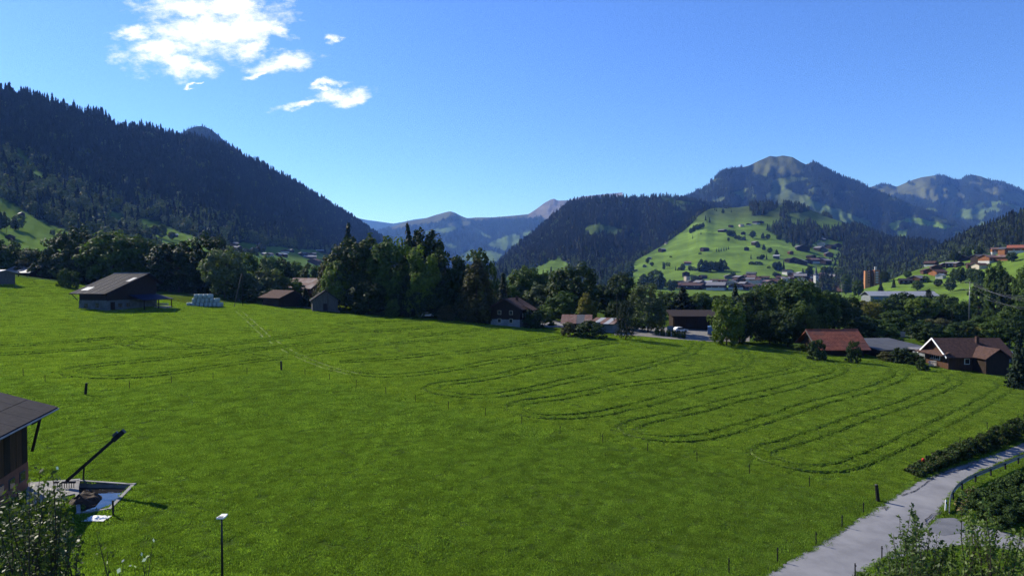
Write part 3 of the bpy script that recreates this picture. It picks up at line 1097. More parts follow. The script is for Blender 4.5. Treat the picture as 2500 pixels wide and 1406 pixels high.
def wood(name, label, key, spacing, hmin, hmax, leafy=None, back=4, keep=None, limit=None, sunk=.5):
    """trees over the wooded part of a hillside; LEAFY(px, py) is the share of leafy trees"""
    XYZ, U, P, op, polys = PATCH[key]
    nr, nc = U.shape
    a = XYZ[:-1, :-1]
    e1, e2 = XYZ[:-1, 1:] - a, XYZ[1:, :-1] - a
    area = np.hypot(*np.moveaxis(np.cross(e1, e2), -1, 0)[:2]) * 0 + np.linalg.norm(np.cross(e1, e2), axis=-1)
    area[0] = 0
    area[nr - 10 + back:] = 0
    area[(U[:-1, :-1] < -260) | (U[:-1, :-1] > 2760)] *= .3
    tot = area.sum()
    n = int(tot / spacing ** 2)
    if limit and n > limit:
        n = limit
    rng = np.random.default_rng(len(key) + n)
    k = rng.choice(area.size, n, p=(area / tot).ravel())
    i, j = np.unravel_index(k, area.shape)
    f, g = rng.uniform(0, 1, n), rng.uniform(0, 1, n)

    def bil(A):
        if A.ndim == 3:
            F_, G_ = f[:, None], g[:, None]
        else:
            F_, G_ = f, g
        return A[i, j] * (1 - F_) * (1 - G_) + A[i, j + 1] * F_ * (1 - G_) + A[i + 1, j] * (1 - F_) * G_ + A[i + 1, j + 1] * F_ * G_
    pos, px, py = bil(XYZ), bil(U), bil(P)
    opn = bil(op.astype(float)) > .5
    ok = ~opn & (fbm(pos[:, 0] / 40, pos[:, 1] / 40, 3, 5) > -.55)
    if keep is not None:
        ok &= keep(px, py, rng)
    pos, px, py = pos[ok], px[ok], py[ok]
    n = len(pos)
    h = rng.uniform(hmin, hmax, n) * (1 + .25 * fbm(pos[:, 0] / 60, pos[:, 1] / 60, 3, 8))
    L = leafy(px, py) if leafy else np.zeros(n)
    lf = rng.uniform(0, 1, n) < L
    pick = np.where(lf, 4 + rng.integers(0, 3, n), rng.integers(0, 4, n))
    h = np.where(lf, h * .68, h) * np.clip(.5 + .5 * sstep(380, 950, pos[:, 1]), .5, 1)
    pos[:, 2] -= sunk
    # nothing tall right in front of an open meadow
    mx, my = pix(pos[:, 0], pos[:, 1], pos[:, 2] + h * .55)
    clear = np.zeros(n, bool)
    for poly in polys:
        clear |= inside(poly, mx, my)
    ok = ~clear | (rng.uniform(0, 1, n) < .06)
    pos, h, lf, pick = pos[ok], h[ok], lf[ok], pick[ok]
    n = len(pos)
    sq = np.where(lf, rng.uniform(.9, 1.3, n), rng.uniform(.85, 1.25, n))
    scatter(name, label, pos, h, FAR_SPRUCE + FAR_LEAFY, pick, squash=sq)
    return n


nt = []
nt.append(wood("forest", "dense dark spruce forest covering the long mountain side", "mountain3", 7.2, 12, 29,
     leafy=lambda x, y: .72 * sstep(-40, 60, y - interp([(0, 380), (300, 480), (600, 560), (900, 640)], x)) + .03, limit=34000))
nt.append(wood("forest", "hazy trees on the small peak behind the dark ridge", "mountain4", 14, 12, 20, limit=4000))
nt.append(wood("forest", "blue spruce forest below the brown summits of the far range", "mountain6", 28, 18, 32, limit=26000))
nt.append(wood("forest", "dense forest on the wooded hill behind the valley trees", "hill7", 10, 11, 24,
     leafy=lambda x, y: .5 * sstep(600, 680, y) + .03, limit=20000))
nt.append(wood("forest", "spruce woods on the flanks of the brown-topped mountain", "mountain8", 13.5, 12, 26, limit=52000))
nt.append(wood("forest", "spruce woods on the distant alpine range", "mountain9", 24, 16, 30, limit=28000))
nt.append(wood("forest", "strips of dark woodland crossing the meadow hill", "hill10", 9.5, 15, 23, leafy=lambda x, y: .15 + .5 * sstep(600, 660, y), limit=9000))
nt.append(wood("forest", "mixed forest in the side valley past the village", "hill11", 9.5, 15, 23, leafy=lambda x, y: .45 * sstep(600, 660, y) + .1, limit=7000))
nt.append(wood("forest", "mixed forest on the spur behind the orange chalets", "hill12", 8.0, 13, 21, leafy=lambda x, y: .3 + .4 * sstep(580, 640, y), limit=9000))
print("forest trees", nt)

# ------------------------------------------------------------------ buildings
def house(name, label, cat, pos, yaw, w, l, h, rise=None, over=.9, wall='brown_wood', roof='roof_brown', base=None, windows=0, side_windows=0, balcony=False, group=None, chimney=False, ridge_off=0.0, door=False, verge=None, sunk=1.5):
    """chalet with its gable towards local -y: wall, roof of two slabs, optional plinth, windows, balcony, chimney, door"""
    rise = rise if rise is not None else w * .22
    e = empty(name, pos, yaw, label=label, cat=cat, group=group)
    x0, x1, y0, y1 = -w / 2, w / 2, -l / 2, l / 2
    xr = ridge_off
    b = -sunk
    zb = h * .35 if base else b
    mb = MB()
    prof = [(x0, zb), (x1, zb), (x1, h), (xr, h + rise), (x0, h)]
    v = [(x, y, z) for y in (y0, y1) for x, z in prof]
    mb.add(v, [(0, 1, 2, 3, 4), (9, 8, 7, 6, 5), (0, 5, 6, 1), (1, 6, 7, 2), (2, 7, 8, 3), (3, 8, 9, 4), (4, 9, 5, 0)])
    mb.build("wall", M[wall], e)
    if base:
        MB().box(x0 - .06, x1 + .06, y0 - .06, y1 + .06, b, zb + .003).build("plinth", M[base], e)
    th = .22
    for s, xe in ((-1, x0), (1, x1)):
        slope = rise / abs(xe - xr)
        xo = xe + s * over
        ze = h - slope * over
        q = [(xr, y0 - over, h + rise + .12), (xr, y1 + over, h + rise + .12), (xo, y1 + over, ze + .12), (xo, y0 - over, ze + .12)]
        if s > 0:
            q = [(p[0] + .004, p[1], p[2]) for p in q]
        r = MB().slab(q, th).build("roof", M[roof], e)
        if verge:
            MB().bar((q[0][0], q[0][1] - .05, q[0][2] - .1), (q[3][0], q[3][1] - .05, q[3][2] - .1), .1, .3).build("bargeboard", M[verge], r)
    if windows:
        rows = max(1, int(round(h / 3.0)))
        per = max(1, int(math.ceil(windows / rows)))
        k = 0
        for r in range(rows):
            for c in range(per):
                if k >= windows:
                    break
                k += 1
                cx = x0 + w * (c + .75) / (per + .5)
                cz = 1.4 + r * (h - .6) / rows
                f = MB().box(cx - .5, cx + .5, y0 - .12, y0 - .01, cz - .55, cz + .55).build("window", M['cream'], e)
                MB().box(cx - .42, cx + .42, y0 - .15, y0 - .125, cz - .47, cz + .47).build("pane", M['glass'], f)
    for k in range(side_windows):
        for s in (-1, 1):
            cy = y0 + l * (k + .8) / (side_windows + .6)
            cz = h * .55
            xa = x0 if s < 0 else x1
            f = MB().box(min(xa + s * .01, xa + s * .12), max(xa + s * .01, xa + s * .12), cy - .55, cy + .55, cz - .6, cz + .6).build("window", M['white'], e)
            MB().box(min(xa + s * .125, xa + s * .15), max(xa + s * .125, xa + s * .15), cy - .42, cy + .42, cz - .46, cz + .46).build("pane", M['glass'], f)
    if door:
        MB().box(x0 + w * .42, x0 + w * .42 + 1.1, y0 - .11, y0 - .01, 0, 2.1).build("door", M['dark_wood'], e)
    if balcony:
        MB().box(x0 + .3, x1 - .3, y0 - 1.1, y0 - .02, h * .5 - .15, h * .5 + .75).build("balcony", M['brown_wood' if wall != 'brown_wood' else 'dark_wood'], e)
    if chimney:
        MB().box(w * .12, w * .12 + .55, l * .1, l * .1 + .55, h + rise * .3, h + rise + .55).build("chimney", M['roof_brown'], e)
    return e


WALLS = {'brown': 'brown_wood', 'dark': 'dark_wood', 'orange': 'orange_wood', 'white': 'plaster', 'cream': 'cream', 'grey': 'grey_wood', 'red': 'red_wood'}
WALL_WORD = {'brown': 'brown wooden', 'dark': 'dark wooden', 'orange': 'orange-brown wooden', 'white': 'white plastered', 'cream': 'cream plastered', 'grey': 'grey weathered', 'red': 'reddish wooden'}
ROOFS = {'brown': 'roof_brown', 'dark': 'roof_dark', 'grey': 'roof_grey', 'light': 'roof_light', 'rust': 'roof_rust', 'red': 'roof_red', 'slate': 'roof_slate'}
ROOF_WORD = {'brown': 'brown', 'dark': 'dark', 'grey': 'grey', 'light': 'pale metal', 'rust': 'reddish', 'red': 'red tiled', 'slate': 'slate'}


def settlement(rows, place, group, name="chalet", cat="house", off=(0, 0, 1.0), windows=0, dscale=1.0, yaw_mid=0.35):
    """far houses: (x, foot y, width, height) of each in the photo, walls and roof; OFF maps a crop's pixels to the photo's"""
    ox, oy, sc = off
    rows = [(ox + r[0] * sc, oy + r[1] * sc, r[2] * sc, r[3] * sc) + tuple(r[4:]) for r in rows]
    rows.sort()
    for i, (x, y, wpx, hpx, wall, roof) in enumerate(rows):
        p = land(x, y)
        d = p.y
        yaw = random.choice((-1, 1)) * random.uniform(.15, yaw_mid * 2)
        turned = random.random() < .45
        w = wpx / F * d * .92
        tot = max(hpx / F * d, 3.2)
        asp = random.uniform(.75, 1.0)
        if turned:
            yaw += math.pi / 2
            ww, ll = w * asp, w
        else:
            ww, ll = w, w * asp
        rise = min(ww * .2, tot * .4)
        house(name, f"{WALL_WORD[wall]} {cat} with {ROOF_WORD[roof]} roof, {nth(i + 1)} from the left {place}", cat, p, yaw, ww, ll, tot - rise, rise,
              over=min(1.2, ww * .09), wall=WALLS[wall], roof=ROOFS[roof], group=group, base='plaster' if wall in ('orange', 'brown') and random.random() < .6 else None,
              windows=windows if not turned else 0, side_windows=2 if turned and windows else 0, balcony=windows > 0 and not turned)


# hamlet under the dark mountain
settlement([(575, 372, 105, 50, 'brown', 'grey'), (615, 415, 110, 50, 'dark', 'grey'), (665, 470, 90, 40, 'grey', 'grey'), (795, 452, 80, 42, 'dark', 'light'), (850, 425, 80, 40, 'dark', 'grey'),
            (968, 492, 80, 38, 'dark', 'light'), (1035, 492, 75, 38, 'brown', 'grey'), (1150, 500, 70, 45, 'dark', 'light'), (1210, 502, 80, 45, 'dark', 'light'), (1225, 445, 110, 32, 'brown', 'grey'), (1300, 442, 70, 32, 'dark', 'grey'),
            (1430, 485, 70, 36, 'dark', 'light'), (1480, 478, 60, 30, 'dark', 'grey'), (1530, 490, 90, 36, 'brown', 'brown'), (1595, 485, 60, 32, 'grey', 'grey'), (1545, 527, 160, 38, 'dark', 'grey'), (1670, 445, 95, 30, 'dark', 'light'),
            (1605, 600, 145, 72, 'brown', 'brown'), (1735, 552, 60, 30, 'dark', 'dark')], "in the hamlet", "chalets of the hamlet below the forest", off=(460, 530, .192))
# chalets strewn over the meadow hill
settlement([(1010, 606, 30, 16, 'brown', 'light'), (965, 692, 70, 40, 'dark', 'grey'), (1430, 682, 80, 38, 'dark', 'dark'), (1888, 678, 52, 40, 'dark', 'dark'), (1715, 422, 45, 24, 'dark', 'dark'), (1830, 415, 50, 26, 'cream', 'grey'),
            (1910, 402, 50, 22, 'brown', 'grey'), (1990, 385, 70, 28, 'brown', 'dark'), (2050, 382, 50, 28, 'dark', 'dark'), (1625, 472, 85, 26, 'dark', 'grey'), (1850, 502, 50, 30, 'dark', 'dark'), (1980, 618, 70, 42, 'dark', 'grey'),
            (2475, 672, 90, 50, 'dark', 'grey'), (2365, 718, 55, 36, 'red', 'rust'), (2212, 764, 66, 40, 'grey', 'light'), (1245, 835, 78, 40, 'brown', 'rust'), (828, 770, 45, 22, 'grey', 'light'), (776, 858, 40, 28, 'grey', 'light'),
            (1660, 215, 40, 14, 'grey', 'light'), (640, 862, 34, 18, 'dark', 'dark')], "on the meadow hill", "huts and chalets on the meadow hill", name="hut", cat="hut", off=(1400, 460, .224))
settlement([(755, 856, 60, 32, 'dark', 'dark'), (790, 852, 75, 36, 'brown', 'rust'), (840, 868, 80, 36, 'dark', 'grey'), (895, 862, 60, 32, 'dark', 'dark'), (915, 832, 55, 32, 'dark', 'dark'), (935, 858, 70, 34, 'brown', 'rust'), (985, 852, 66, 36, 'dark', 'dark'),
            (1020, 866, 80, 36, 'dark', 'grey'), (1045, 812, 60, 34, 'brown', 'grey'), (1010, 780, 60, 34, 'grey', 'grey'), (850, 768, 100, 42, 'dark', 'grey'), (975, 770, 60, 34, 'dark', 'grey'), (990, 735, 50, 30, 'cream', 'light'), (1060, 752, 70, 30, 'dark', 'dark'),
            (1000, 692, 40, 16, 'grey', 'light'), (1110, 740, 56, 26, 'dark', 'dark')], "over the church", "houses on the slope over the church", off=(1680, 360, .328))
# the village on the valley floor
settlement([(490, 402, 180, 40, 'brown', 'brown'), (700, 436, 280, 66, 'dark', 'brown'), (770, 390, 130, 56, 'grey', 'grey'), (870, 382, 120, 44, 'brown', 'light'), (985, 448, 240, 92, 'brown', 'grey'), (1075, 365, 110, 44, 'dark', 'brown'),
            (1175, 395, 130, 64, 'cream', 'grey'), (1235, 438, 190, 66, 'brown', 'brown'), (1310, 352, 110, 44, 'dark', 'brown'), (1400, 448, 190, 60, 'dark', 'brown'), (1415, 384, 110, 84, 'cream', 'grey'), (1490, 388, 130, 84, 'cream', 'brown'),
            (1600, 330, 110, 50, 'grey', 'brown'), (1650, 392, 160, 62, 'brown', 'rust'), (1645, 440, 140, 66, 'white', 'rust'), (1770, 388, 150, 60, 'brown', 'brown'), (1890, 262, 110, 66, 'white', 'dark'), (1800, 330, 110, 50, 'dark', 'brown'),
            (1960, 300, 120, 60, 'brown', 'rust'), (2050, 318, 150, 66, 'dark', 'grey'), (2050, 262, 110, 34, 'white', 'light'), (2330, 300, 150, 60, 'brown', 'brown'), (2410, 325, 190, 66, 'dark', 'grey'), (2480, 290, 120, 50, 'brown', 'brown'),
            (1510, 330, 90, 44, 'brown', 'brown'), (1240, 352, 90, 44, 'grey', 'brown'), (960, 355, 100, 36, 'cream', 'brown'), (1720, 352, 100, 46, 'brown', 'brown'), (1900, 345, 130, 60, 'brown', 'brown'), (1330, 402, 120, 50, 'brown', 'grey'),
            (1560, 360, 90, 50, 'white', 'grey'), (2160, 330, 110, 50, 'brown', 'brown'), (2260, 330, 110, 46, 'brown', 'rust'), (420, 400, 60, 36, 'white', 'grey'), (640, 385, 110, 40, 'brown', 'grey')],
           "in the village", "houses of the village on the valley floor", name="village_house", off=(1560, 620, .192), windows=3)
rv = np.random.default_rng(12)
settlement([(rv.uniform(1650, 2090), rv.uniform(674, 704), rv.uniform(17, 30), rv.uniform(8, 12), ('brown', 'dark', 'cream', 'grey', 'brown')[k % 5], ('brown', 'grey', 'brown', 'rust', 'brown', 'dark', 'slate')[k % 7]) for k in range(44)],
           "in the dense village core", "small houses filling the village core", name="village_house")
settlement([(1250, 400, 170, 60, 'dark', 'brown'), (1440, 420, 200, 70, 'dark', 'slate'), (1660, 545, 280, 70, 'brown', 'brown'), (1930, 320, 180, 60, 'brown', 'brown'), (1740, 480, 200, 66, 'brown', 'grey'), (1900, 500, 150, 70, 'dark', 'grey'), (1560, 470, 150, 60, 'brown', 'grey'), (2200, 300, 110, 60, 'white', 'light')],
           "right of the church", "village houses east of the church", name="village_house", off=(1820, 630, .144), windows=2)
# chalets on the steep green hillside
settlement([(1055, 515, 115, 46, 'dark', 'dark'), (1178, 502, 135, 62, 'brown', 'grey'), (1262, 420, 100, 46, 'brown', 'brown'), (1362, 440, 120, 58, 'orange', 'brown'), (1392, 468, 90, 44, 'white', 'light'), (1300, 345, 100, 42, 'brown', 'brown'),
            (1348, 380, 100, 40, 'brown', 'rust'), (1420, 362, 64, 42, 'dark', 'grey'), (1486, 360, 84, 50, 'dark', 'grey'), (1566, 352, 74, 44, 'dark', 'grey'), (1445, 282, 90, 40, 'brown', 'brown'), (1510, 285, 70, 36, 'dark', 'brown'),
            (1612, 256, 130, 44, 'white', 'slate'), (1620, 292, 116, 44, 'dark', 'slate'), (1765, 305, 116, 66, 'dark', 'slate'), (1856, 320, 150, 76, 'orange', 'rust'), (1868, 232, 80, 46, 'orange', 'brown'), (1922, 232, 84, 58, 'orange', 'rust'),
            (2002, 236, 90, 66, 'orange', 'slate'), (2128, 222, 160, 72, 'orange', 'red'), (2012, 290, 140, 46, 'orange', 'rust'), (1700, 365, 110, 46, 'brown', 'brown'), (1766, 372, 116, 50, 'cream', 'brown'), (930, 400, 60, 36, 'brown', 'brown')],
           "on the steep hillside", "chalets on the steep green hillside", off=(1940, 560, .256), windows=4)

# church with a pointed spire
p = land(1992, 700)
ch = empty("church", p, .3, label="small white church tower with a dark onion-shaped spire in the village", cat="church")
u_ = p.y / F
MB().box(-4.2 * u_, 4.2 * u_, -4.2 * u_, 4.2 * u_, -2, 28 * u_).build("tower", M['plaster'], ch)
MB().box(-5 * u_, 22 * u_, 4.25 * u_, 22 * u_, -2, 12 * u_).build("nave", M['plaster'], ch)
MB().add([(-6 * u_, 4.3 * u_, 12 * u_), (24 * u_, 4.3 * u_, 12 * u_), (24 * u_, 23 * u_, 12 * u_), (-6 * u_, 23 * u_, 12 * u_), (-6 * u_, 13 * u_, 20 * u_), (24 * u_, 13 * u_, 20 * u_)],
         [(0, 1, 5, 4), (2, 3, 4, 5), (0, 4, 3), (1, 2, 5), (3, 2, 1, 0)]).build("roof", M['roof_brown'], ch)
sp = MB().tube([(0, 0, 28 * u_), (0, 0, 30 * u_), (0, 0, 33 * u_), (0, 0, 36 * u_), (0, 0, 40 * u_), (0, 0, 52 * u_)], [5.6 * u_, 5.4 * u_, 3.6 * u_, 3.0 * u_, 2.0 * u_, .15 * u_], 8).build("spire", M['spire'], ch)
for z_ in (8, 20):
    MB().box(-1.0 * u_, 1.0 * u_, -4.3 * u_, -4.21 * u_, z_ * u_, (z_ + 4) * u_).build("window", M['glass'], ch)

# apartment tower with orange ends
p = at(2128, 694, 690)
u_ = p.y / F
tw = empty("apartment_tower", p, -.25, label="flat-roofed orange and brown apartment tower standing alone past the church", cat="tower block")
MB().box(-16 * u_, -5 * u_, -6 * u_, 8 * u_, -14, 33 * u_).build("wing", M['tower_orange'], tw)
MB().box(-5 * u_ + .02, 4 * u_, -3 * u_, 9 * u_, -14, 34 * u_).build("stairwell", M['brown_wood'], tw)
MB().box(4 * u_ + .02, 16 * u_, -7 * u_, 8 * u_, -14, 35 * u_).build("wing", M['tower_orange'], tw)
MB().box(6 * u_, 10 * u_, -2 * u_, 2 * u_, 35 * u_ + .01, 43 * u_).build("roof_house", M['plaster'], tw)
for k in range(5):
    z_ = (3 + 6 * k) * u_
    for xa in (-9, -6.8):
        MB().box((xa - .9) * u_, (xa + .9) * u_, -6.12 * u_, -6.01 * u_, z_, z_ + 3.4 * u_).build("window", M['glass'], tw)
    MB().box(7 * u_, 13 * u_, -7.12 * u_, -7.01 * u_, z_, z_ + 3.6 * u_).build("balcony", M['plaster'], tw)

# pale concrete silo tower at the west end of the village
p = land(1677, 692)
u_ = p.y / F
MBs = MB().box(-5.6 * u_, 5.6 * u_, -5 * u_, 5 * u_, -2, 17 * u_)
si = empty("silo_tower", p, .4, label="square pale concrete tower over the long brown village roofs", cat="tower")
MBs.build("shaft", M['cream'], si)
MB().box(-6.1 * u_, 6.1 * u_, -5.5 * u_, 5.5 * u_, 17 * u_ + .01, 18 * u_).build("roof_slab", M['roof_grey'], si)
# white modern block and its dark neighbour
p = land(1987, 693)
u_ = p.y / F
wb = empty("white_block", p, -.5, label="bare white cubic house wall in front of the church", cat="house")
MB().box(-8 * u_, 8 * u_, -7 * u_, 7 * u_, -2, 18 * u_).build("wall", M['plaster'], wb)
MB().box(-8.5 * u_, 8.5 * u_, -7.5 * u_, 7.5 * u_, 18 * u_ + .01, 19.2 * u_).build("roof", M['roof_slate'], wb)
MB().box(1 * u_, 3 * u_, -7.1 * u_, -7.01 * u_, 8 * u_, 11 * u_).build("window", M['glass'], wb)

# long white hall below the hillside
a, b_ = land(2125, 738), land(2270, 738)
d_ = a.y
L_ = 165 / F * d_
wh = empty("industrial_hall", at(2125, 738, d_), 0, label="long white hall with pale grey roof below the green hillside", cat="hall")
H_ = 17 / F * d_
MB().box(0, L_, 0, 14, -6, H_).build("wall", M['grey_plaster'], wh)
MB().add([(-.02, 0, H_), (-.02, 14, H_), (-.02, 7, H_ + 3)], [(0, 1, 2), (2, 1, 0)]).build("gable", M['white'], wh)
for s in (0, 1):
    ya, yb = (7, -1) if s == 0 else (7.004, 15)
    MB().slab([(-1, ya, H_ + 3.1), (L_ + 1, ya, H_ + 3.1), (L_ + 1, yb, H_ - .35), (-1, yb, H_ - .35)], .25).build("roof", M['roof_light'], wh)
for k in range(9):
    MB().box(3 + k * L_ / 10, 3 + k * L_ / 10 + L_ / 16, -.1, -.01, H_ * .4, H_ * .75).build("window", M['panel_blue'], wh)

# ------------------------------------------------------------------ farm buildings round the meadow
# the low barn with the long asymmetric roof
C0 = hit(262, 759)
bn = empty("barn", C0, rad(72), label="long dark-roofed barn with whitewashed base standing on the meadow", cat="barn")
# local x runs along the gable wall, local y along the eave
W_, L_, he, hr, tr, h2 = 16.0, 9.6, 5.0, 9.6, 12.2, 7.4
prof = [(0, 2.7), (W_, 2.7), (W_, h2), (tr, hr), (0, he)]
v = [(x, y, z) for y in (0, L_) for x, z in prof]
MB().add(v, [(0, 1, 2, 3, 4), (9, 8, 7, 6, 5), (0, 5, 6, 1), (1, 6, 7, 2), (2, 7, 8, 3), (3, 8, 9, 4), (4, 9, 5, 0)]).build("timber_wall", M['dark_wood'], bn)
MB().box(-.08, W_ + .08, -.08, L_ + .08, -1.6, 2.703).build("stone_base", M['barn_base'], bn)
sl = (hr - he) / tr
ov = 1.9
rq = [(tr, -1.4, hr + .2), (tr, L_ + 1.4, hr + .2), (-ov, L_ + 1.4, he - sl * ov + .2), (-ov, -1.4, he - sl * ov + .2)]
rf = MB().slab(rq, .18).build("roof", M['roof_dark'], bn)
sl2 = (hr - h2) / (W_ - tr)
MB().slab([(tr + .004, -1.4, hr + .2), (tr + .004, L_ + 1.4, hr + .2), (W_ + 1.2, L_ + 1.4, h2 - sl2 * 1.2 + .2), (W_ + 1.2, -1.4, h2 - sl2 * 1.2 + .2)], .18).build("roof", M['roof_dark'], bn)
MB().bar((tr, -1.45, hr + .3), (tr, L_ + 1.45, hr + .3), .5, .16).build("ridge_cap", M['roof_light'], rf)


def on_slope(x, y, dz=.22):
    return (x, y, he + sl * x + dz)


for x_a, x_b, y_a, y_b in ((.2, 2.4, L_ - 2.6, L_ - .2), (6.4, 9.0, -.6, .7)):
    MB().slab([on_slope(x_b, y_a), on_slope(x_b, y_b), on_slope(x_a, y_b), on_slope(x_a, y_a)], .03).build("skylight", M['roof_light'], rf)
for k in range(1, 5):      # sheet joints
    MB().bar(on_slope(-ov + .05, -1.4 + k * 2.4, .21), on_slope(tr - .3, -1.4 + k * 2.4, .21), .06, .05).build("roof_batten", M['dark_steel'], rf)
for y_ in (-1.0, L_ + 1.0):
    MB().bar((-.1, y_ * .9 + .5, 2.6), (-1.5, y_, he - sl * 1.5), .18).build("brace", M['dark_wood'], bn)
for y_ in (2.6, 6.4):
    f_ = MB().box(-.2, -.09, y_, y_ + 1.3, .7, 2.0).build("window", M['grey_wood'], bn)
    MB().box(-.23, -.203, y_ + .12, y_ + 1.18, .82, 1.88).build("pane", M['glass'], f_)
for x_ in (3.2, 5.6):
    f_ = MB().box(x_, x_ + 1.3, -.2, -.09, .8, 1.9).build("window", M['grey_wood'], bn)
    MB().box(x_ + .12, x_ + 1.18, -.23, -.203, .92, 1.78).build("pane", M['glass'], f_)
MB().box(.9, 2.2, -.16, -.085, -.6, 2.3).build("door", M['dark_wood'], bn)
lt = MB().slab([(6.5, -.1, 4.0), (W_ - .2, -.1, 4.0), (W_ + .6, -5.6, 2.7), (6.2, -5.6, 2.7)], .12).build("lean_to_roof", M['roof_blue'], bn)
for x_ in (6.7, 11.5, W_):
    MB().bar((x_, -5.3, -1.0), (x_, -5.3, 2.6), .2).build("post", M['dark_wood'], lt)
for k, (x_, z_) in enumerate(((13.2, 0), (14.0, 0), (14.8, .1), (13.8, .9))):
    MB().bar((x_, -2.2, z_ + .35), (x_ + .6, -5.6, z_ + .3), .5).build("log_bundle", M['cream'], lt)

# wrapped bales
bp = hit(498, 748)
br, bh = .62, 1.22
rows_ = [(8, 0, 0), (6, 1, .35), (4, 2, -.35)]
words_ = ["bottom", "middle", "top"]


def bale_mesh():
    mb = MB()
    pts = [(0, 0, 0.02), (0, 0, .08), (0, 0, .2), (0, 0, bh - .22), (0, 0, bh - .07), (0, 0, bh)]
    mb.tube(pts, [br * .8, br * .93, br, br, br * .93, br * .75], 14)
    me = mb.mesh("wrapped_bale", M['bale'], True)
    return me


BM = bale_mesh()
for cnt, lv, sh in rows_:
    for depth in (0, 1):
        for k in range(cnt):
            x_ = (k - (cnt - 1) / 2) * (br * 2 + .03) + sh
            o = bpy.data.objects.new("wrapped_bale", BM)
            xx, yy = bp.x + x_ + random.uniform(-.05, .05), bp.y + depth * (br * 2 + .04) + random.uniform(-.04, .04)
            o.location = (xx, yy, float(G(bp.x, bp.y)) - .1 + lv * (bh - .01))
            o.rotation_euler = (0, 0, random.uniform(0, 6))
            COL.objects.link(o)
            tag(o, f"pale plastic-wrapped bale, {nth(k + 1)} from the barn in the {words_[lv]} {'front' if depth == 0 else 'rear'} row", "bale", "wrapped bales stacked beside the barn")

# sheds and houses behind the meadow edge
q = on(692, 212)
house("shed", "low brown-roofed shed behind the road beside the leaning pole", "shed", q, .9, 8.5, 9.5, 2.9, 1.8, 1.1, 'dark_wood', 'roof_brown')
q = on(792, 203)
house("shed", "grey boarded shed with steep dark gable at the edge of the tall trees", "shed", q, .32, 7.2, 7, 3.3, 2.6, .7, 'grey_wood', 'roof_dark', door=True)
q = on(752, 262)
house("farmhouse", "large red-roofed farmhouse showing between the trees above the brown shed", "house", q, 1.1, 10, 12, 4.6, 3.0, 1.5, 'red_wood', 'roof_rust', windows=4)
q = on(690, 285)
house("farmhouse", "red-roofed house half hidden by grey-green bushes", "house", q, -.7, 9, 10, 5.0, 3.4, 1.2, 'dark_wood', 'roof_rust')
q = on(75, 262)
house("farmhouse", "grey-roofed house among trees at the foot of the sloping meadow", "house", q, 1.25, 10, 13, 3.6, 2.3, 1.2, 'dark_wood', 'roof_grey')
q = on(-8, 215)
house("outbuilding", "small pale-roofed outbuilding cut by the frame edge", "shed", q, 1.2, 6, 8, 3.2, .8, .7, 'grey_wood', 'roof_light')
q = land(52, 527)
house("hut", "tiny weathered hay hut alone on the steep meadow", "hut", q, .9, 4.6, 5.5, 2.2, 1.3, .6, 'dark_wood', 'roof_grey')
q = land(427, 578)
house("hut", "small pale-roofed hay hut on the sunlit clearing under the forest", "hut", q, -.8, 5.2, 6, 2.4, 1.5, .6, 'dark_wood', 'roof_light')
q = land(25, 585)
house("hut", "dark hut in the trees at the foot of the steep meadow", "hut", q, .5, 6, 6, 2.6, 1.6, .6, 'dark_wood', 'roof_dark')

# dark chalet in the middle of the field edge
q = hit(1248, 798)
q.y += 5
q.z = float(G(q.x, q.y))
ch2 = house("chalet", "black-brown chalet with white-framed windows where the tall trees end", "house", q, -.38, 8.4, 8.6, 5.0, 2.3, 1.1, 'dark_wood', 'roof_brown', base='grey_plaster', windows=4, side_windows=2, chimney=True)
r_ = MB().slab([(4.3, -2.6, 5.6), (4.3, 1.8, 5.6), (7.2, 1.8, 4.3), (7.2, -2.6, 4.3)], .15).build("annex_roof", M['roof_brown'], ch2)
MB().box(4.3, 6.6, -2.2, 1.4, -1, 4.3).build("annex_wall", M['dark_wood'], ch2)

# tin-roofed shed with weathered metal, half hidden by bushes
q = hit(1412, 812)
q.y += 4
q.z = float(G(q.x, q.y))
sd = empty("tin_shed", q, -.12, label="low shed with patched rusty tin roof overgrown by bushes", cat="shed")
MB().box(-3.4, 3.4, -2.6, 2.8, -1, 2.3).build("wall", M['dark_wood'], sd)
for k, mt in enumerate(('roof_rust', 'roof_rust', 'roof_slate', 'roof_rust')):
    xa = -4.1 + k * 2.05
    MB().slab([(xa, 3.4, 4.1), (xa + 2.0, 3.4, 4.1), (xa + 1.9 + .02, -3.5, 2.2), (xa - .1, -3.5, 2.2)], .08).build("roof_sheet", M[mt], sd)
q = hit(1478, 812)
q.y += 3
q.z = float(G(q.x, q.y))
s2 = empty("tin_shed", q, -.5, label="pale metal-roofed shed with grey-white wall beside the dark cypress", cat="shed")
MB().box(-3.0, 3.2, -2, 3, -1, 1.9).build("wall", M['grey_plaster'], s2)
for k in range(5):
    xa = -3.6 + k * 1.48
    MB().slab([(xa, 3.6, 3.4), (xa + 1.45, 3.6, 3.4), (xa + 1.45, -2.7, 2.2), (xa, -2.7, 2.2)], .08).build("roof_sheet", M['roof_light' if k % 2 else 'roof_rust'], s2)

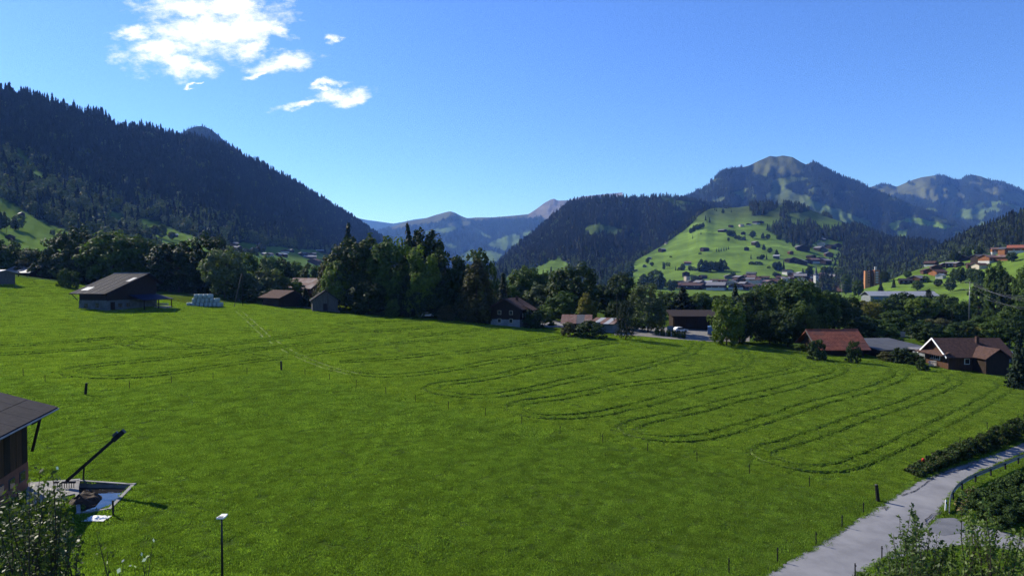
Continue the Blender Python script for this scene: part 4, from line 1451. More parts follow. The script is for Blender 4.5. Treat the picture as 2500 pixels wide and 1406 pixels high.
# long shed, tree shade put into its near-black walls and roof; board, car, van
q = on(1700, 196)
ls = empty("machinery_shed", q, -.05, label="long open-fronted machinery shed coloured dark for tree shade behind the gravel yard", cat="shed")
MB().box(-6.5, 6.5, 0, 7, -1, 4.0).build("wall", M['dark_wood'], ls)
MB().slab([(-7.3, 8, 5.2), (7.3, 8, 5.2), (7.3, -1.5, 3.9), (-7.3, -1.5, 3.9)], .2).build("roof", M['dark_wood'], ls)
for k in range(5):
    MB().bar((-6.2 + k * 3.1, -.9, -.8), (-6.2 + k * 3.1, -.9, 3.9), .22).build("post", M['dark_wood'], ls)
q = on(1637, 182)
bd = empty("board", q, .1, label="square pale board on two legs beside the dark machinery shed", cat="board")
MB().box(-.85, .85, -.05, .05, .5, 2.2).build("panel", M['grey_plaster'], bd)
for s in (-1, 1):
    MB().box(s * .6 - .05, s * .6 + .05, .06, .16, -.3, 2.0).build("leg", M['post'], bd)


def car(name, label, pos, yaw, L, W, H, van=False, mat='car_white'):
    e = empty(name, pos, yaw, label=label, cat="van" if van else "car")
    if van:
        prof = [(-L / 2, .35), (L / 2, .35), (L / 2, .95), (L / 2 - .35, 1.1), (L / 2 - .95, H), (-L / 2 + .08, H), (-L / 2, H - .15)]
    else:
        prof = [(-L / 2, .3), (L / 2, .3), (L / 2, .75), (L / 2 - 1.1, .92), (L / 2 - 1.9, H), (-L / 2 + .9, H), (-L / 2 + .15, .95)]
    n = len(prof)
    MB().add([(x, y, z) for y in (-W / 2, W / 2) for x, z in prof], [tuple(range(n)), tuple(reversed(range(n, 2 * n)))] + [(i, n + i, n + (i + 1) % n, (i + 1) % n) for i in range(n)]).build("body", M[mat], e)
    for s in (-1, 1):
        MB().box(-L * .28, L * .16, s * (W / 2 + .012) - .006, s * (W / 2 + .012) + .006, H * .6, H * .9).build("window", M['glass'], e)
        for t in (-.31, .31):
            w = MB().tube([(L * t, s * (W / 2 - .2), .33), (L * t, s * (W / 2 + .03), .33)], .33, 14).build("wheel", M['rubber'], e)
            MB().tube([(L * t, s * (W / 2 + .031), .33), (L * t, s * (W / 2 + .045), .33)], .19, 10).build("rim", M['steel'], w)
    return e


car("parked_car", "white car parked on the gravel yard by the dark shed", on(1661, 187) + Vector((0, 0, .05)), .3, 4.0, 1.7, 1.45)
car("parked_van", "pale van parked at the end of the dark shed behind the bright tree", on(1738, 184) + Vector((0, 0, .05)), 1.3, 5.0, 2.0, 2.3, True, 'panel_blue')
car("parked_car", "small white car on the lane beside the grey boarded shed", on(756, 214) + Vector((0, 0, .05)), .2, 3.8, 1.6, 1.4)
car("parked_car", "white car half hidden in the dark shade below the tall trees", on(1044, 196) + Vector((0, 0, .05)), .1, 3.8, 1.6, 1.4)

# red-tiled barn
q = hit(2052, 868)
q.y += 4.2
q.z = float(G(q.x, q.y))
rb = empty("red_roofed_barn", q, .06, label="wooden barn under a wide red tiled roof at the meadow edge", cat="barn")
hw, hl = 5.3, 4.2
MB().add([(x, y, z) for x in (-hw, hw) for y, z in ((-hl, -1), (hl, -1), (hl, 2.2), (0, 5.1), (-hl, 1.6))],
         [(0, 1, 2, 3, 4), (9, 8, 7, 6, 5), (0, 5, 6, 1), (1, 6, 7, 2), (2, 7, 8, 3), (3, 8, 9, 4), (4, 9, 5, 0)]).build("wall", M['dark_wood'], rb)
ncol, nrow = 34, 15
cols_ = np.linspace(-hw - 1, hw + .9, ncol + 1)
tile = MB()
top_, bot_ = Vector((0, .0, 5.35)), Vector((0, -hl - 1.3, 1.25))
for r in range(nrow):     # courses of tiles with lipped lower edges
    a0, a1 = r / nrow, (r + 1.12) / nrow
    pa, pb = top_.lerp(bot_, a0), top_.lerp(bot_, min(a1, 1.02))
    for c in range(ncol):
        j = random.uniform(-.012, .012)
        xa, xb = cols_[c] + .008, cols_[c + 1] - .008
        xm = (xa + xb) / 2
        tile.add([(xa, pa.y, pa.z + j), (xm, pa.y, pa.z + .05 + j), (xb, pa.y, pa.z + j), (xb, pb.y - j, pb.z + .07 + j), (xm, pb.y - j, pb.z + .12 + j), (xa, pb.y - j, pb.z + .07 + j), (xa, pb.y, pb.z - .02), (xb, pb.y, pb.z - .02)],
                 [(0, 1, 4, 5), (1, 2, 3, 4), (5, 4, 3, 7, 6)])
rr = MB().slab([(-hw - 1, 0, 5.3), (hw + .9, 0, 5.3), (hw + .9, -hl - 1.3, 1.2), (-hw - 1, -hl - 1.3, 1.2)], .14).build("roof", M['roof_red'], rb)
tile.build("tiles", M['roof_red'], rr, kind="stuff")
MB().slab([(-hw - 1, .004, 5.3), (hw + .9, .004, 5.3), (hw + .9, hl + 1.2, 1.9), (-hw - 1, hl + 1.2, 1.9)], .14).build("roof", M['roof_red'], rb)
MB().bar((-hw - 1.05, .1, 5.3), (-hw - 1.05, -hl - 1.35, 1.22), .1, .25).build("bargeboard", M['grey_wood'], rb)
MB().tube([(-hw - 1, 0, 5.42), (hw + .9, 0, 5.42)], .13, 6).build("ridge_tile", M['roof_red'], rb)

# flat dark roofs behind it
q = on(2178, 160)
fr = empty("workshop", q, .12, label="wide low workshop with flat slate-grey roof behind the red barn", cat="workshop")
MB().box(-6.6, 6.6, -4, 9, -2, 1.7).build("wall", M['dark_wood'], fr)
MB().slab([(-7.2, 10.5, 2.9), (6.8, 10.5, 2.9), (7.6, -5, 1.75), (-6.4, -5, 1.75)], .25).build("roof", M['roof_slate'], fr)
q = on(2302, 150)
f2 = empty("garage", q, .1, label="grey flat-roofed garage behind the brown tiled house", cat="garage")
MB().box(-3.2, 3.6, -2, 5, -2, 2.3).build("wall", M['grey_plaster'], f2)
MB().slab([(-3.8, 5.8, 2.95), (4.2, 5.8, 2.95), (4.2, -2.8, 2.45), (-3.8, -2.8, 2.45)], .2).build("roof", M['roof_grey'], f2)
q = on(2400, 158)
f3 = empty("glasshouse", q, .0, label="low blue-glazed roof with white edge behind the brown tiled house", cat="hall")
MB().box(-6, 6, -2, 6, -2, 1.9).build("wall", M['grey_plaster'], f3)
for k in range(6):
    MB().slab([(-6.4 + k * 2.13, 7, 2.6), (-6.4 + k * 2.13 + 2.1, 7, 2.6), (-6.4 + k * 2.13 + 2.1, -2.4, 2.05), (-6.4 + k * 2.13, -2.4, 2.05)], .1).build("roof_pane", M['panel_blue'], f3)
MB().bar((-6.5, -2.5, 2.05), (6.5, -2.5, 2.05), .1, .22).build("gutter", M['white'], f3)

# brown tiled house at the right
q = hit(2392, 906)
q.y += 4.5
q.z = float(G(q.x, q.y))
hs = house("tiled_house", "brown tiled wooden house with white bargeboards beside the tall dark spruce", "house", q, -1.58, 8.2, 12.4, 3.3, 2.9, 1.0, 'brown_wood', 'roof_brown', chimney=True, verge='white', side_windows=2)
MB().box(-2.0, 1.4, -6.36, -6.21, 1.7, 2.75).build("window_band", M['white'], hs)
for k in range(5):
    MB().box(-1.85 + k * .65, -1.35 + k * .65, -6.41, -6.365, 1.82, 2.62).build("pane", M['glass'], hs)
MB().slab([(-5.0, -6.22, 3.7), (4.6, -6.22, 3.7), (4.6, -7.9, 3.0), (-5.0, -7.9, 3.0)], .15).build("porch_roof", M['roof_brown'], hs)
MB().add([(4.2, -1.2, 3.0), (4.2, 3.4, 3.0), (4.2, 1.1, 4.7), (8.2, -1.2, 3.0), (8.2, 3.4, 3.0), (8.2, 1.1, 4.7), (4.2, -1.2, -1), (4.2, 3.4, -1), (8.2, -1.2, -1), (8.2, 3.4, -1)],
         [(3, 4, 5), (8, 9, 4, 3), (6, 8, 3, 0), (7, 1, 4, 9), (0, 3, 5, 2), (1, 2, 5, 4)]).build("wing_wall", M['dark_wood'], hs)
for s in (-1, 1):
    MB().slab([(2.5, 1.1 + s * .004, 4.95), (8.9, 1.1 + s * .004, 4.95), (8.9, 1.1 + s * 2.9, 2.85), (2.5, 1.1 + s * 2.9, 2.85)], .16).build("wing_roof", M['roof_brown'], hs)
# clutter in front of the house
q = hit(2332, 900)
yb = empty("storage_box", q, .1, label="yellow wooden storage box standing against the brown tiled house", cat="box")
MB().box(-.95, .95, -.7, .7, -.2, 1.15).build("body", M['yellow_wood'], yb)
MB().box(-1.05, 1.05, -.8, .8, 1.153, 1.25).build("lid", M['yellow_wood'], yb)
q = hit(2447, 912)
tr_ = empty("trailer_tub", q, .1, label="open steel tub with sloping sides by the dark spruce", cat="tub")
MB().add([(-.7, -.5, .35), (.7, -.5, .35), (.7, .5, .35), (-.7, .5, .35), (-1.2, -.8, 1.15), (1.2, -.8, 1.15), (1.2, .8, 1.15), (-1.2, .8, 1.15)],
         [(3, 2, 1, 0), (0, 1, 5, 4), (1, 2, 6, 5), (2, 3, 7, 6), (3, 0, 4, 7)]).build("tub", M['steel'], tr_)
for s in (-1, 1):
    MB().box(s * .5 - .06, s * .5 + .06, -.45, .45, -.1, .35).build("leg", M['dark_steel'], tr_)
q = hit(2282, 893)
wf = empty("white_fence", q, .25, label="short white picket fence in front of the brown tiled house", cat="fence")
for k in range(9):
    MB().box(-1.5 + k * .36, -1.5 + k * .36 + .16, -.03, .03, -.2, 1.15).build("picket", M['white'], wf)
MB().box(-1.6, 1.6, .035, .08, .8, .9).build("rail", M['white'], wf)
q = hit(2200, 822)
lp = empty("plank_pile", q, .1, label="neat pile of pale sawn planks behind the flat slate roof", cat="plank pile")
q.z = float(G(q.x, q.y))
for k in range(6):
    for j in range(2):
        MB().box(-1.0, 1.0, -.6 + j * .62, -.02 + j * .62, .25 * k, .25 * k + .17).build("plank", M['cream'], lp)
q = hit(2230, 826)
wf2 = empty("rail_fence", q, -.12, label="pale two-rail fence beside the plank pile", cat="fence")
for k in range(4):
    MB().box(-1.8 + k * 1.2 - .06, -1.8 + k * 1.2 + .06, -.06, .06, -.2, 1.2).build("post", M['cream'], wf2)
for z_ in (.55, 1.0):
    MB().box(-1.9, 1.9, -.1, -.063, z_, z_ + .14).build("rail", M['cream'], wf2)
for k, (px_, py_, lab) in enumerate(((1735, 828, "shorter stone block of the bench group near the bright tree"), (1752, 826, "taller stone block under the bright tree"))):
    q = hit(px_, py_)
    MB().box(-.35, .35, -.25, .25, -.2, .75 + .2 * k).build("stone_block", M['gravel'], None, label=lab, cat="stone").location = q
q = hit(1757, 833)
bc = empty("bench", q, .05, label="low wooden bench in the grass before the bright tree", cat="bench")
MB().box(-1.1, 1.1, -.2, .2, .42, .5).build("seat", M['post'], bc)
for s in (-1, 1):
    MB().box(s * .9 - .08, s * .9 + .08, -.18, .18, -.1, .417).build("leg", M['grey_plaster'], bc)

# ------------------------------------------------------------------ the foreground farm
# barn cut by the frame: eave runs towards the camera
ax = Vector((.27, -.963, 0))            # along the eave
nx = Vector((-.963, -.27, 0))           # towards the ridge
Wc = Vector((-39.0, 54.6, 0))
gz = float(G(Wc.x, Wc.y))
fb = empty("farm_barn", (Wc.x, Wc.y, gz), math.atan2(ax.y, ax.x), label="dark wooden farm barn with shallow roof cut by the frame edge, beside the dung pit", cat="barn")
# local x along the eave, local y = towards the ridge is -y here
LB, WB, EH = 15.0, 10.4, 6.2
s19 = math.tan(rad(19))
mb = MB()
prof = [(0, 2.1), (-WB, 2.1), (-WB, EH), (-WB / 2, EH + s19 * WB / 2), (0, EH)]
v = [(x, y, z) for x in (0, LB) for y, z in prof]
mb.add(v, [(0, 1, 2, 3, 4), (9, 8, 7, 6, 5), (0, 5, 6, 1), (1, 6, 7, 2), (2, 7, 8, 3), (3, 8, 9, 4), (4, 9, 5, 0)])
mb.build("timber_wall", M['brown_wood'], fb)
MB().box(-.05, LB + .05, -WB - .05, .05, -1.5, 2.103).build("masonry_base", M['brick'], fb)
for k in range(14):       # upright boards with gaps
    MB().box(.05 + k * 1.07, .05 + k * 1.07 + 1.0, .01, .05, 2.15, EH - .05).build("board", M['brown_wood' if k % 3 else 'dark_wood'], fb)
oh, og = 1.35, 2.6


def slope_pt(x, y, dz=0):
    return (x, y, EH + s19 * (-y) + .18 + dz)


rf2 = MB().slab([slope_pt(-og, oh), slope_pt(LB + 1, oh), slope_pt(LB + 1, -WB / 2), slope_pt(-og, -WB / 2)], .16).build("roof", M['roof_dark'], fb)
MB().slab([(-og, -WB / 2 - .004, EH + s19 * WB / 2 + .18), (LB + 1, -WB / 2 - .004, EH + s19 * WB / 2 + .18), (LB + 1, -WB - oh, EH - s19 * oh + .18), (-og, -WB - oh, EH - s19 * oh + .18)], .16).build("roof", M['roof_dark'], fb)
nP = 7
for k in range(nP):
    for j in range(3):
        xa = -og + k * (LB + 1 + og) / nP
        xb = xa + (LB + 1 + og) / nP - .05
        ya = oh + .02 - j * (oh + WB / 2) / 3
        yb_ = ya - (oh + WB / 2) / 3 + .05
        MB().slab([slope_pt(xa, ya, .045), slope_pt(xb, ya, .045), slope_pt(xb, yb_, .045), slope_pt(xa, yb_, .045)], .04).build("roof_panel", M['roof_dark'], rf2)
MB().bar(slope_pt(-og, oh + .06, -.1), slope_pt(LB + 1, oh + .06, -.1), .12, .1).build("gutter", M['roof_light'], fb)
for y_ in (.4, -3.2):
    MB().bar((-og + .25, y_, EH - s19 * y_ - .12), (0, y_, EH - s19 * y_ - .12), .2).build("purlin", M['dark_wood'], fb)
MB().bar((-.02, .35, 2.9), (-og + .5, .4, EH - .3), .17).build("brace", M['dark_wood'], fb)
MB().bar((-.02, .38, EH - 1.1), (-og + .9, .38, EH - 1.05), .13).build("brace", M['dark_wood'], fb)
for k in range(4):
    f_ = MB().box(.7 + k * 1.9, 1.7 + k * 1.9, .055, .12, .85, 1.65).build("window", M['grey_wood'], fb)
    MB().box(.78 + k * 1.9, 1.62 + k * 1.9, .121, .14, .93, 1.57).build("pane", M['glass'], f_)

# dung pit with slurry
pit_c = PIT_C
zc_ = sum(p.z for p in pit_c) / 4
pit = empty("dung_pit", (sum((p.x for p in pit_c)) / 4, sum((p.y for p in pit_c)) / 4, zc_), 0, label="concrete dung pit with dark slurry reflecting the sky in front of the farm barn", cat="pit")
loc = [p - Vector(pit.location) for p in pit_c]
for p in loc:
    p.z = 0
for i in range(4):
    a, b_ = loc[i], loc[(i + 1) % 4]
    t = (b_ - a).normalized()
    za = float(G(pit_c[i].x, pit_c[i].y)) - zc_
    zb2 = float(G(pit_c[(i + 1) % 4].x, pit_c[(i + 1) % 4].y)) - zc_
    MB().bar(a + Vector((0, 0, za - .53)) + t * .2, b_ + Vector((0, 0, zb2 - .53)) - t * .2, .26, 1.25).build("kerb", M['concrete'], pit)
for k in range(4):
    MB().box(loc[k].x - .15, loc[k].x + .15, loc[k].y - .15, loc[k].y + .15, -1.1, float(G(pit_c[k].x, pit_c[k].y)) - zc_ + .115).build("corner_block", M['concrete'], pit)


def slurry_mat():
    m = bpy.data.materials.new("slurry")
    m.use_nodes = True
    n = N(m.node_tree)
    tc = n("ShaderNodeTexCoord")
    nz = n("ShaderNodeTexNoise", i_Vector=tc.outputs["Object"], i_Scale=1.1, i_Detail=5.0)
    p = n("ShaderNodeBsdfPrincipled", i_Base_Color=(.018, .016, .014, 1), i_Roughness=.06)
    mr = n("ShaderNodeMapRange", i_Value=nz.outputs[0])
    mr.inputs["From Min"].default_value = .52
    mr.inputs["From Max"].default_value = .62
    mr.inputs["To Min"].default_value = .04
    mr.inputs["To Max"].default_value = .3
    n.link(mr.outputs[0], p.inputs["Roughness"])
    b = n("ShaderNodeBump", i_Strength=.12, i_Distance=.05, i_Height=nz.outputs[0])
    n.link(b.outputs[0], p.inputs["Normal"])
    n("ShaderNodeOutputMaterial", i_Surface=p.outputs[0])
    return m


M['slurry'] = slurry_mat()
MB().add([tuple(p * .99 + Vector((0, 0, -.2))) for p in loc], [(0, 1, 2, 3), (3, 2, 1, 0)][:1]).build("slurry", M['slurry'], pit)


def heap(name, mat, parent, c, rx, ry, h, seed, n=26, **kw):
    xs = np.linspace(-1, 1, n)
    X, Y = np.meshgrid(xs, xs)
    R = np.hypot(X, Y)
    Zh = h * np.clip(1 - R ** 1.6, 0, 1) * (1 + .5 * fbm(X * 2.5, Y * 2.5, 4, seed)) + .12 * fbm(X * 7, Y * 7, 3, seed + 1) * (R < 1) - .02
    v = np.stack([c[0] + X * rx, c[1] + Y * ry, c[2] + Zh], -1).reshape(-1, 3)
    o = bpy.data.objects.new(name, np_mesh(name, v, grid_quads(n, n), M[mat]))
    COL.objects.link(o)
    o.parent = parent
    return tag(o, **kw)


hp = loc[0] * .30 + loc[3] * .62
heap("manure_heap", 'manure', pit, (hp.x + .0, hp.y + .5, -.3), 1.15, 1.8, .95, 7)
# concrete apron between barn and pit
sl_ = [hit(64, 1180), hit(196, 1170), hit(190, 1205), hit(64, 1235)]
MB().slab([p + Vector((0, 0, .09)) for p in sl_], .3).build("concrete_apron", M['concrete'], None, label="pale concrete apron between the farm barn and the dung pit", kind="structure")
# dung conveyor boom
base = hit(160, 1192)
tipd = base.y + 1.0
tip = at(300, 1054, tipd)
cv = empty("dung_conveyor", base, 0, label="dark dung conveyor boom slanting up over the dung pit", cat="conveyor")
b0, t0 = Vector((0, 0, .5)), tip - base
MB().bar(b0, t0, .30, .22).build("boom", M['dark_steel'], cv)
MB().bar(b0.lerp(t0, .02) + Vector((0, 0, .14)), b0.lerp(t0, .93) + Vector((0, 0, .14)), .36, .05).build("chain_channel", M['dark_steel'], cv)
dr_ = (t0 - b0).normalized()
hd = MB().bar(t0 - dr_ * .95, t0 + dr_ * .12, .44, .38).build("head_drive", M['dark_steel'], cv)
MB().bar(t0 - dr_ * .8 + Vector((-.15, 0, .22)), t0 - dr_ * .35 + Vector((-.15, 0, .22)), .24).build("motor", M['steel'], hd)
lg = at(205, 1140, base.y + .3) - base
foot_ = hit(203, 1172) - base
MB().bar(foot_, lg, .12).build("support_leg", M['dark_steel'], cv)
MB().bar(at(166, 1122, base.y + .5) - base, b0.lerp(t0, .72), .025).build("stay_cable", M['dark_steel'], cv)
for k in range(9):
    MB().bar((-.75 + k * .19, -.15, .55), (-.75 + k * .19, -.15, .1), .04).build("rake_tine", M['dark_steel'], cv)
MB().bar((-.85, -.15, .56), (.9, -.15, .56), .14).build("rake_beam", M['dark_steel'], cv)
q = hit(277, 1258)
ps = empty("pit_post", q, 0, label="single dark post at the near corner of the dung pit", cat="post")
MB().bar((0, 0, -.3), (-.05, .02, 1.1), .1).build("shaft", M['post'], ps)
q = hit(236, 1266)
hq = heap("plastic_sheet", 'white', None, (0, 0, 0), .8, .55, .16, 19, 22, label="crumpled white plastic sheet lying in the grass by the dung pit", cat="sheet")
hq.location = q + Vector((0, 0, .06))

# street lamp with a white flat head
d_ = 41.0
lt_ = at(538, 1264, d_)
gx = float(G(lt_.x, d_))
lm = empty("street_lamp", (lt_.x + .08, d_, gx), 0, label="slim lamp post with flat white head standing alone in the meadow", cat="street lamp")
Hh = lt_.z - gx
MB().tube([(0, 0, -.4), (0, 0, Hh * .5), (0, 0, Hh - .04)], [.075, .066, .05], 10).build("pole", M['dark_steel'], lm, True)
hd_ = MB().add([(-.27, -.16, Hh - .02), (.13, -.16, Hh - .02), (.24, .0, Hh + .02), (.24, .3, Hh + .08), (-.1, .3, Hh + .08),
                (-.27, -.16, Hh + .07), (.13, -.16, Hh + .07), (.24, .0, Hh + .12), (.24, .3, Hh + .16), (-.1, .3, Hh + .16)],
               [(4, 3, 2, 1, 0), (5, 6, 7, 8, 9), (0, 1, 6, 5), (1, 2, 7, 6), (2, 3, 8, 7), (3, 4, 9, 8), (4, 0, 5, 9)]).build("lamp_head", M['white'], lm)
MB().slab([(-.2, -.13, Hh + .082), (.11, -.13, Hh + .082), (.14, .02, Hh + .106), (-.17, .02, Hh + .106)], .01).build("solar_cell", M['grey_wood'], hd_)

# ------------------------------------------------------------------ fences
THIN = [(57, 918), (110, 933), (316, 949), (418, 936), (520, 926), (603, 914), (745, 916), (805, 929), (870, 944), (942, 963), (1015, 981), (1095, 998), (1185, 1015), (1274, 1036), (1367, 1060), (1472, 1081), (1581, 1102), (1702, 1127), (1830, 1158), (1977, 1188)]
for i, (x, y) in enumerate(THIN):
    q = hit(x, y)
    e = empty("fence_post", q, random.uniform(0, 3), label=f"thin dark fence post, {nth(i + 1)} from the left along the meadow fence", cat="fence post", group="thin posts of the meadow fence")
    lx, ly = random.uniform(-.05, .05), random.uniform(-.05, .05)
    MB().tube([(0, 0, -.3), (lx, ly, 1.02 + random.uniform(-.05, .08))], [.045, .038], 6).build("stake", M['post'], e)
    MB().box(lx - .04, lx + .04, ly - .06, ly + .06, .78, .84).build("insulator", M['rubber'], e)
for (x, y, hgt, lean, lab) in ((208, 963, 1.45, .18, "thick wooden strainer post leaning in the meadow above the farm barn"), (687, 905, 1.5, -.05, "thick upright wooden post at the bend of the meadow fence"),
                               (2145, 1224, 1.5, -.22, "thick leaning wooden post at the road edge")):
    q = hit(x, y)
    e = empty("strainer_post", q, 0, label=lab, cat="fence post")
    MB().tube([(0, 0, -.4), (lean * .6, 0, hgt * .55), (lean, 0, hgt)], [.17, .16, .15], 8).build("shaft", M['post'], e)
    MB().tube([(lean, 0, hgt - .02), (lean + .01, 0, hgt + .05)], [.15, .1], 8).build("worn_end", M['grey_wood'], e)
ROADP = [(1780, 1398), (1898, 1370), (1993, 1330), (2055, 1287), (2108, 1254), (2260, 1133), (2344, 1086), (2410, 1048), (2088, 1410), (2153, 1366)]
rl = ["first up the verge from the bottom", "second up the verge from the bottom", "third up the verge from the bottom", "fourth up the verge", "last before the thick leaning post", "beside the red hydrant", "next uphill of the red hydrant", "half sunk in the hedge",
      "on the far verge opposite the meadow, lower one", "on the far verge opposite the meadow, upper one"]
for (x, y), t in zip(ROADP, rl):
    q = hit(x, y)
    e = empty("fence_post", q, 0, label=f"thin roadside fence post {t}", cat="fence post", group="thin posts along the road")
    MB().tube([(0, 0, -.3), (random.uniform(-.05, .05), 0, 1.0)], [.045, .04], 6).build("stake", M['post'], e)
    MB().box(-.05, .05, -.055, .055, .8, .86).build("insulator", M['rubber'], e)
for i, (x, y, hh) in enumerate(((45, 676, 1.9), (52, 672, 1.7), (66, 676, 1.3), (103, 681, 1.9))):
    q = hit(x, y)
    e = empty("gate_post", q, 0, label=f"stout dark post, {nth(i + 1)} of four near the pale lane in the upper meadow", cat="fence post", group="stout posts by the lane")
    MB().tube([(0, 0, -.3), (.1 * (-1) ** i, 0, hh)], [.16, .14], 7).build("shaft", M['post'], e)
    MB().tube([(.1 * (-1) ** i, 0, hh - .01), (.1 * (-1) ** i, 0, hh + .05)], [.14, .1], 7).build("worn_end", M['grey_wood'], e)
# hydrant
q = hit(2254, 1136)
hy = empty("hydrant", q, 0, label="small red hydrant in the verge beside the road", cat="hydrant")
MB().tube([(0, 0, -.1), (0, 0, .55)], .13, 10).build("barrel", M['red_paint'], hy, True)
MB().tube([(0, 0, .55), (0, 0, .72), (0, 0, .8)], [.17, .16, .06], 10).build("bonnet", M['red_paint'], hy, True)
for s in (-1, 1):
    MB().tube([(s * .1, 0, .42), (s * .26, 0, .42)], .07, 8).build("outlet", M['red_paint'], hy, True)

# ------------------------------------------------------------------ road
def strip(name, left, right, mat, dz, n=70, **tags):
    """ribbon between two edge lines given as photo pixels on the ground"""
    def res(pts):
        w = [hit(*p) for p in pts]
        d = [0.0]
        for a, b in zip(w, w[1:]):
            d.append(d[-1] + (b - a).length)
        t = np.linspace(0, d[-1], n)
        X = np.interp(t, d, [p.x for p in w])
        Y = np.interp(t, d, [p.y for p in w])
        for _ in range(3):
            X[1:-1] = (X[:-2] + X[1:-1] * 2 + X[2:]) / 4
            Y[1:-1] = (Y[:-2] + Y[1:-1] * 2 + Y[2:]) / 4
        return X, Y
    (xl, yl), (xr, yr) = res(left), res(right)
    m = 9
    k = np.linspace(0, 1, m)[None]
    X = xl[:, None] * (1 - k) + xr[:, None] * k
    Y = yl[:, None] * (1 - k) + yr[:, None] * k
    Z = G(X, Y) + dz + .05 * np.sin(np.pi * k)
    v = np.stack([X, Y, Z], -1)
    lo = v.copy()
    lo[..., 2] -= .3
    Q = grid_quads(n, m)
    o = bpy.data.objects.new(name, np_mesh(name, v.reshape(-1, 3), Q, M[mat]))
    COL.objects.link(o)
    return tag(o, **tags)


ROAD_L = [(1700, 1500), (1860, 1408), (2000, 1328), (2150, 1232), (2235, 1178), (2320, 1143), (2420, 1111), (2500, 1080), (2620, 1030), (2760, 985)]
ROAD_R = [(2000, 1470), (2098, 1406), (2210, 1335), (2290, 1268), (2312, 1226), (2345, 1182), (2400, 1150), (2500, 1108), (2620, 1060), (2760, 1010)]
strip("road", ROAD_L, ROAD_R, 'asphalt', .06, label="narrow grey asphalt road curving uphill past the meadow", kind="structure")
strip("road", [(2215, 1330), (2270, 1290), (2330, 1272), (2420, 1290), (2520, 1318), (2700, 1370)], [(2150, 1372), (2260, 1345), (2340, 1330), (2420, 1335), (2520, 1352), (2700, 1400)], 'asphalt', .045, label="side road branching off behind the shrubs", kind="structure")
strip("road_patch", [(2290, 1268), (2330, 1266), (2370, 1284)], [(2262, 1296), (2300, 1310), (2372, 1300)], 'asphalt_patch', .105, 24, label="darker asphalt patch at the junction", kind="structure")
strip("lane", [(-60, 652), (40, 664), (120, 667), (220, 684), (300, 692)], [(-60, 660), (40, 668), (110, 673), (200, 692), (300, 700)], 'gravel', .06, label="pale lane along the upper edge of the meadow", kind="structure")
strip("lane", [(640, 740), (700, 741), (760, 748), (830, 758)], [(640, 745), (700, 747), (760, 754), (830, 763)], 'gravel', .06, label="pale lane in front of the sheds", kind="structure")
strip("yard", [(1500, 800), (1560, 796), (1640, 800), (1760, 808), (1830, 815)], [(1500, 818), (1560, 820), (1640, 828), (1730, 834), (1830, 834)], 'gravel', .05, label="gravel yard behind the meadow with parked cars", kind="structure")
strip("yard", [(1320, 785), (1390, 783)], [(1310, 798), (1390, 800)], 'asphalt', .05, 12, label="asphalt yard beside the dark chalet", kind="structure")
# tar seams
def seam(pts, w=.05):
    mb = MB()
    P = [hit(*p) for p in pts]
    fine = []
    for a, b in zip(P, P[1:]):
        k = max(2, int((b - a).length / .25))
        for i in range(k):
            p = a.lerp(b, i / k)
            fine.append(Vector((p.x + random.uniform(-.06, .06), p.y + random.uniform(-.06, .06), 0)))
    vs, fs = [], []
    for i, p in enumerate(fine):
        t = (fine[min(i + 1, len(fine) - 1)] - fine[max(i - 1, 0)]).normalized()
        s = Vector((-t.y, t.x, 0)) * w * random.uniform(.4, 1.2)
        for q in (p - s, p + s):
            vs.append((q.x, q.y, float(G(q.x, q.y)) + .135))
        if i:
            fs.append((2 * i - 2, 2 * i - 1, 2 * i + 1, 2 * i))
    return mb.add(vs, fs)


for pts in ([(2200, 1212), (2235, 1200), (2290, 1160), (2345, 1138), (2390, 1128)], [(2300, 1160), (2360, 1145), (2372, 1136), (2340, 1132)], [(2255, 1278), (2275, 1258), (2300, 1252)], [(2260, 1284), (2285, 1262), (2303, 1250)], [(2150, 1245), (2170, 1240), (2160, 1250)]):
    seam(pts).build("tar_seam", M['crack'], None, label="thin dark tar seam in the road surface", kind="structure")

# guardrail
RAIL = [(2318, 1256), (2318, 1240), (2324, 1222), (2338, 1203), (2362, 1186), (2395, 1171), (2420, 1161), (2447, 1150), (2472, 1139), (2500, 1127), (2560, 1103), (2640, 1070)]
W3 = [hit(*p) for p in RAIL]
gr = empty("guardrail", W3[0], 0, label="dark steel guardrail curling down to the ground at the road bend", cat="guardrail")
d = [0.0]
for a, b_ in zip(W3, W3[1:]):
    d.append(d[-1] + (b_ - a).length)
tt = np.linspace(0, d[-1], 60)
X, Y = np.interp(tt, d, [p.x for p in W3]), np.interp(tt, d, [p.y for p in W3])
for _ in range(4):
    X[1:-1], Y[1:-1] = (X[:-2] + X[1:-1] * 2 + X[2:]) / 4, (Y[:-2] + Y[1:-1] * 2 + Y[2:]) / 4
hgt = np.minimum(.72, .1 + tt * .22)
vs, fs = [], []
prof = [(.0, .2), (.06, .14), (.06, .05), (-.03, 0), (.06, -.05), (.06, -.14), (.0, -.2)]
for i in range(60):
    t = Vector((X[min(i + 1, 59)] - X[max(i - 1, 0)], Y[min(i + 1, 59)] - Y[max(i - 1, 0)], 0)).normalized()
    s = Vector((-t.y, t.x, 0))
    z = float(G(X[i], Y[i])) + hgt[i]
    for a, b_ in prof:
        vs.append(Vector((X[i], Y[i], z + b_)) + s * a - W3[0])
    if i:
        fs += [((i - 1) * 7 + k, (i - 1) * 7 + k + 1, i * 7 + k + 1, i * 7 + k) for k in range(6)]
MB().add(vs, fs).build("rail", M['steel'], gr, True)
for i in range(6, 60, 5):
    z = float(G(X[i], Y[i]))
    MB().bar(Vector((X[i], Y[i], z - .4)) - W3[0], Vector((X[i], Y[i], z + hgt[i])) - W3[0], .12).build("post", M['dark_steel'], gr)
q = hit(2308, 1248)
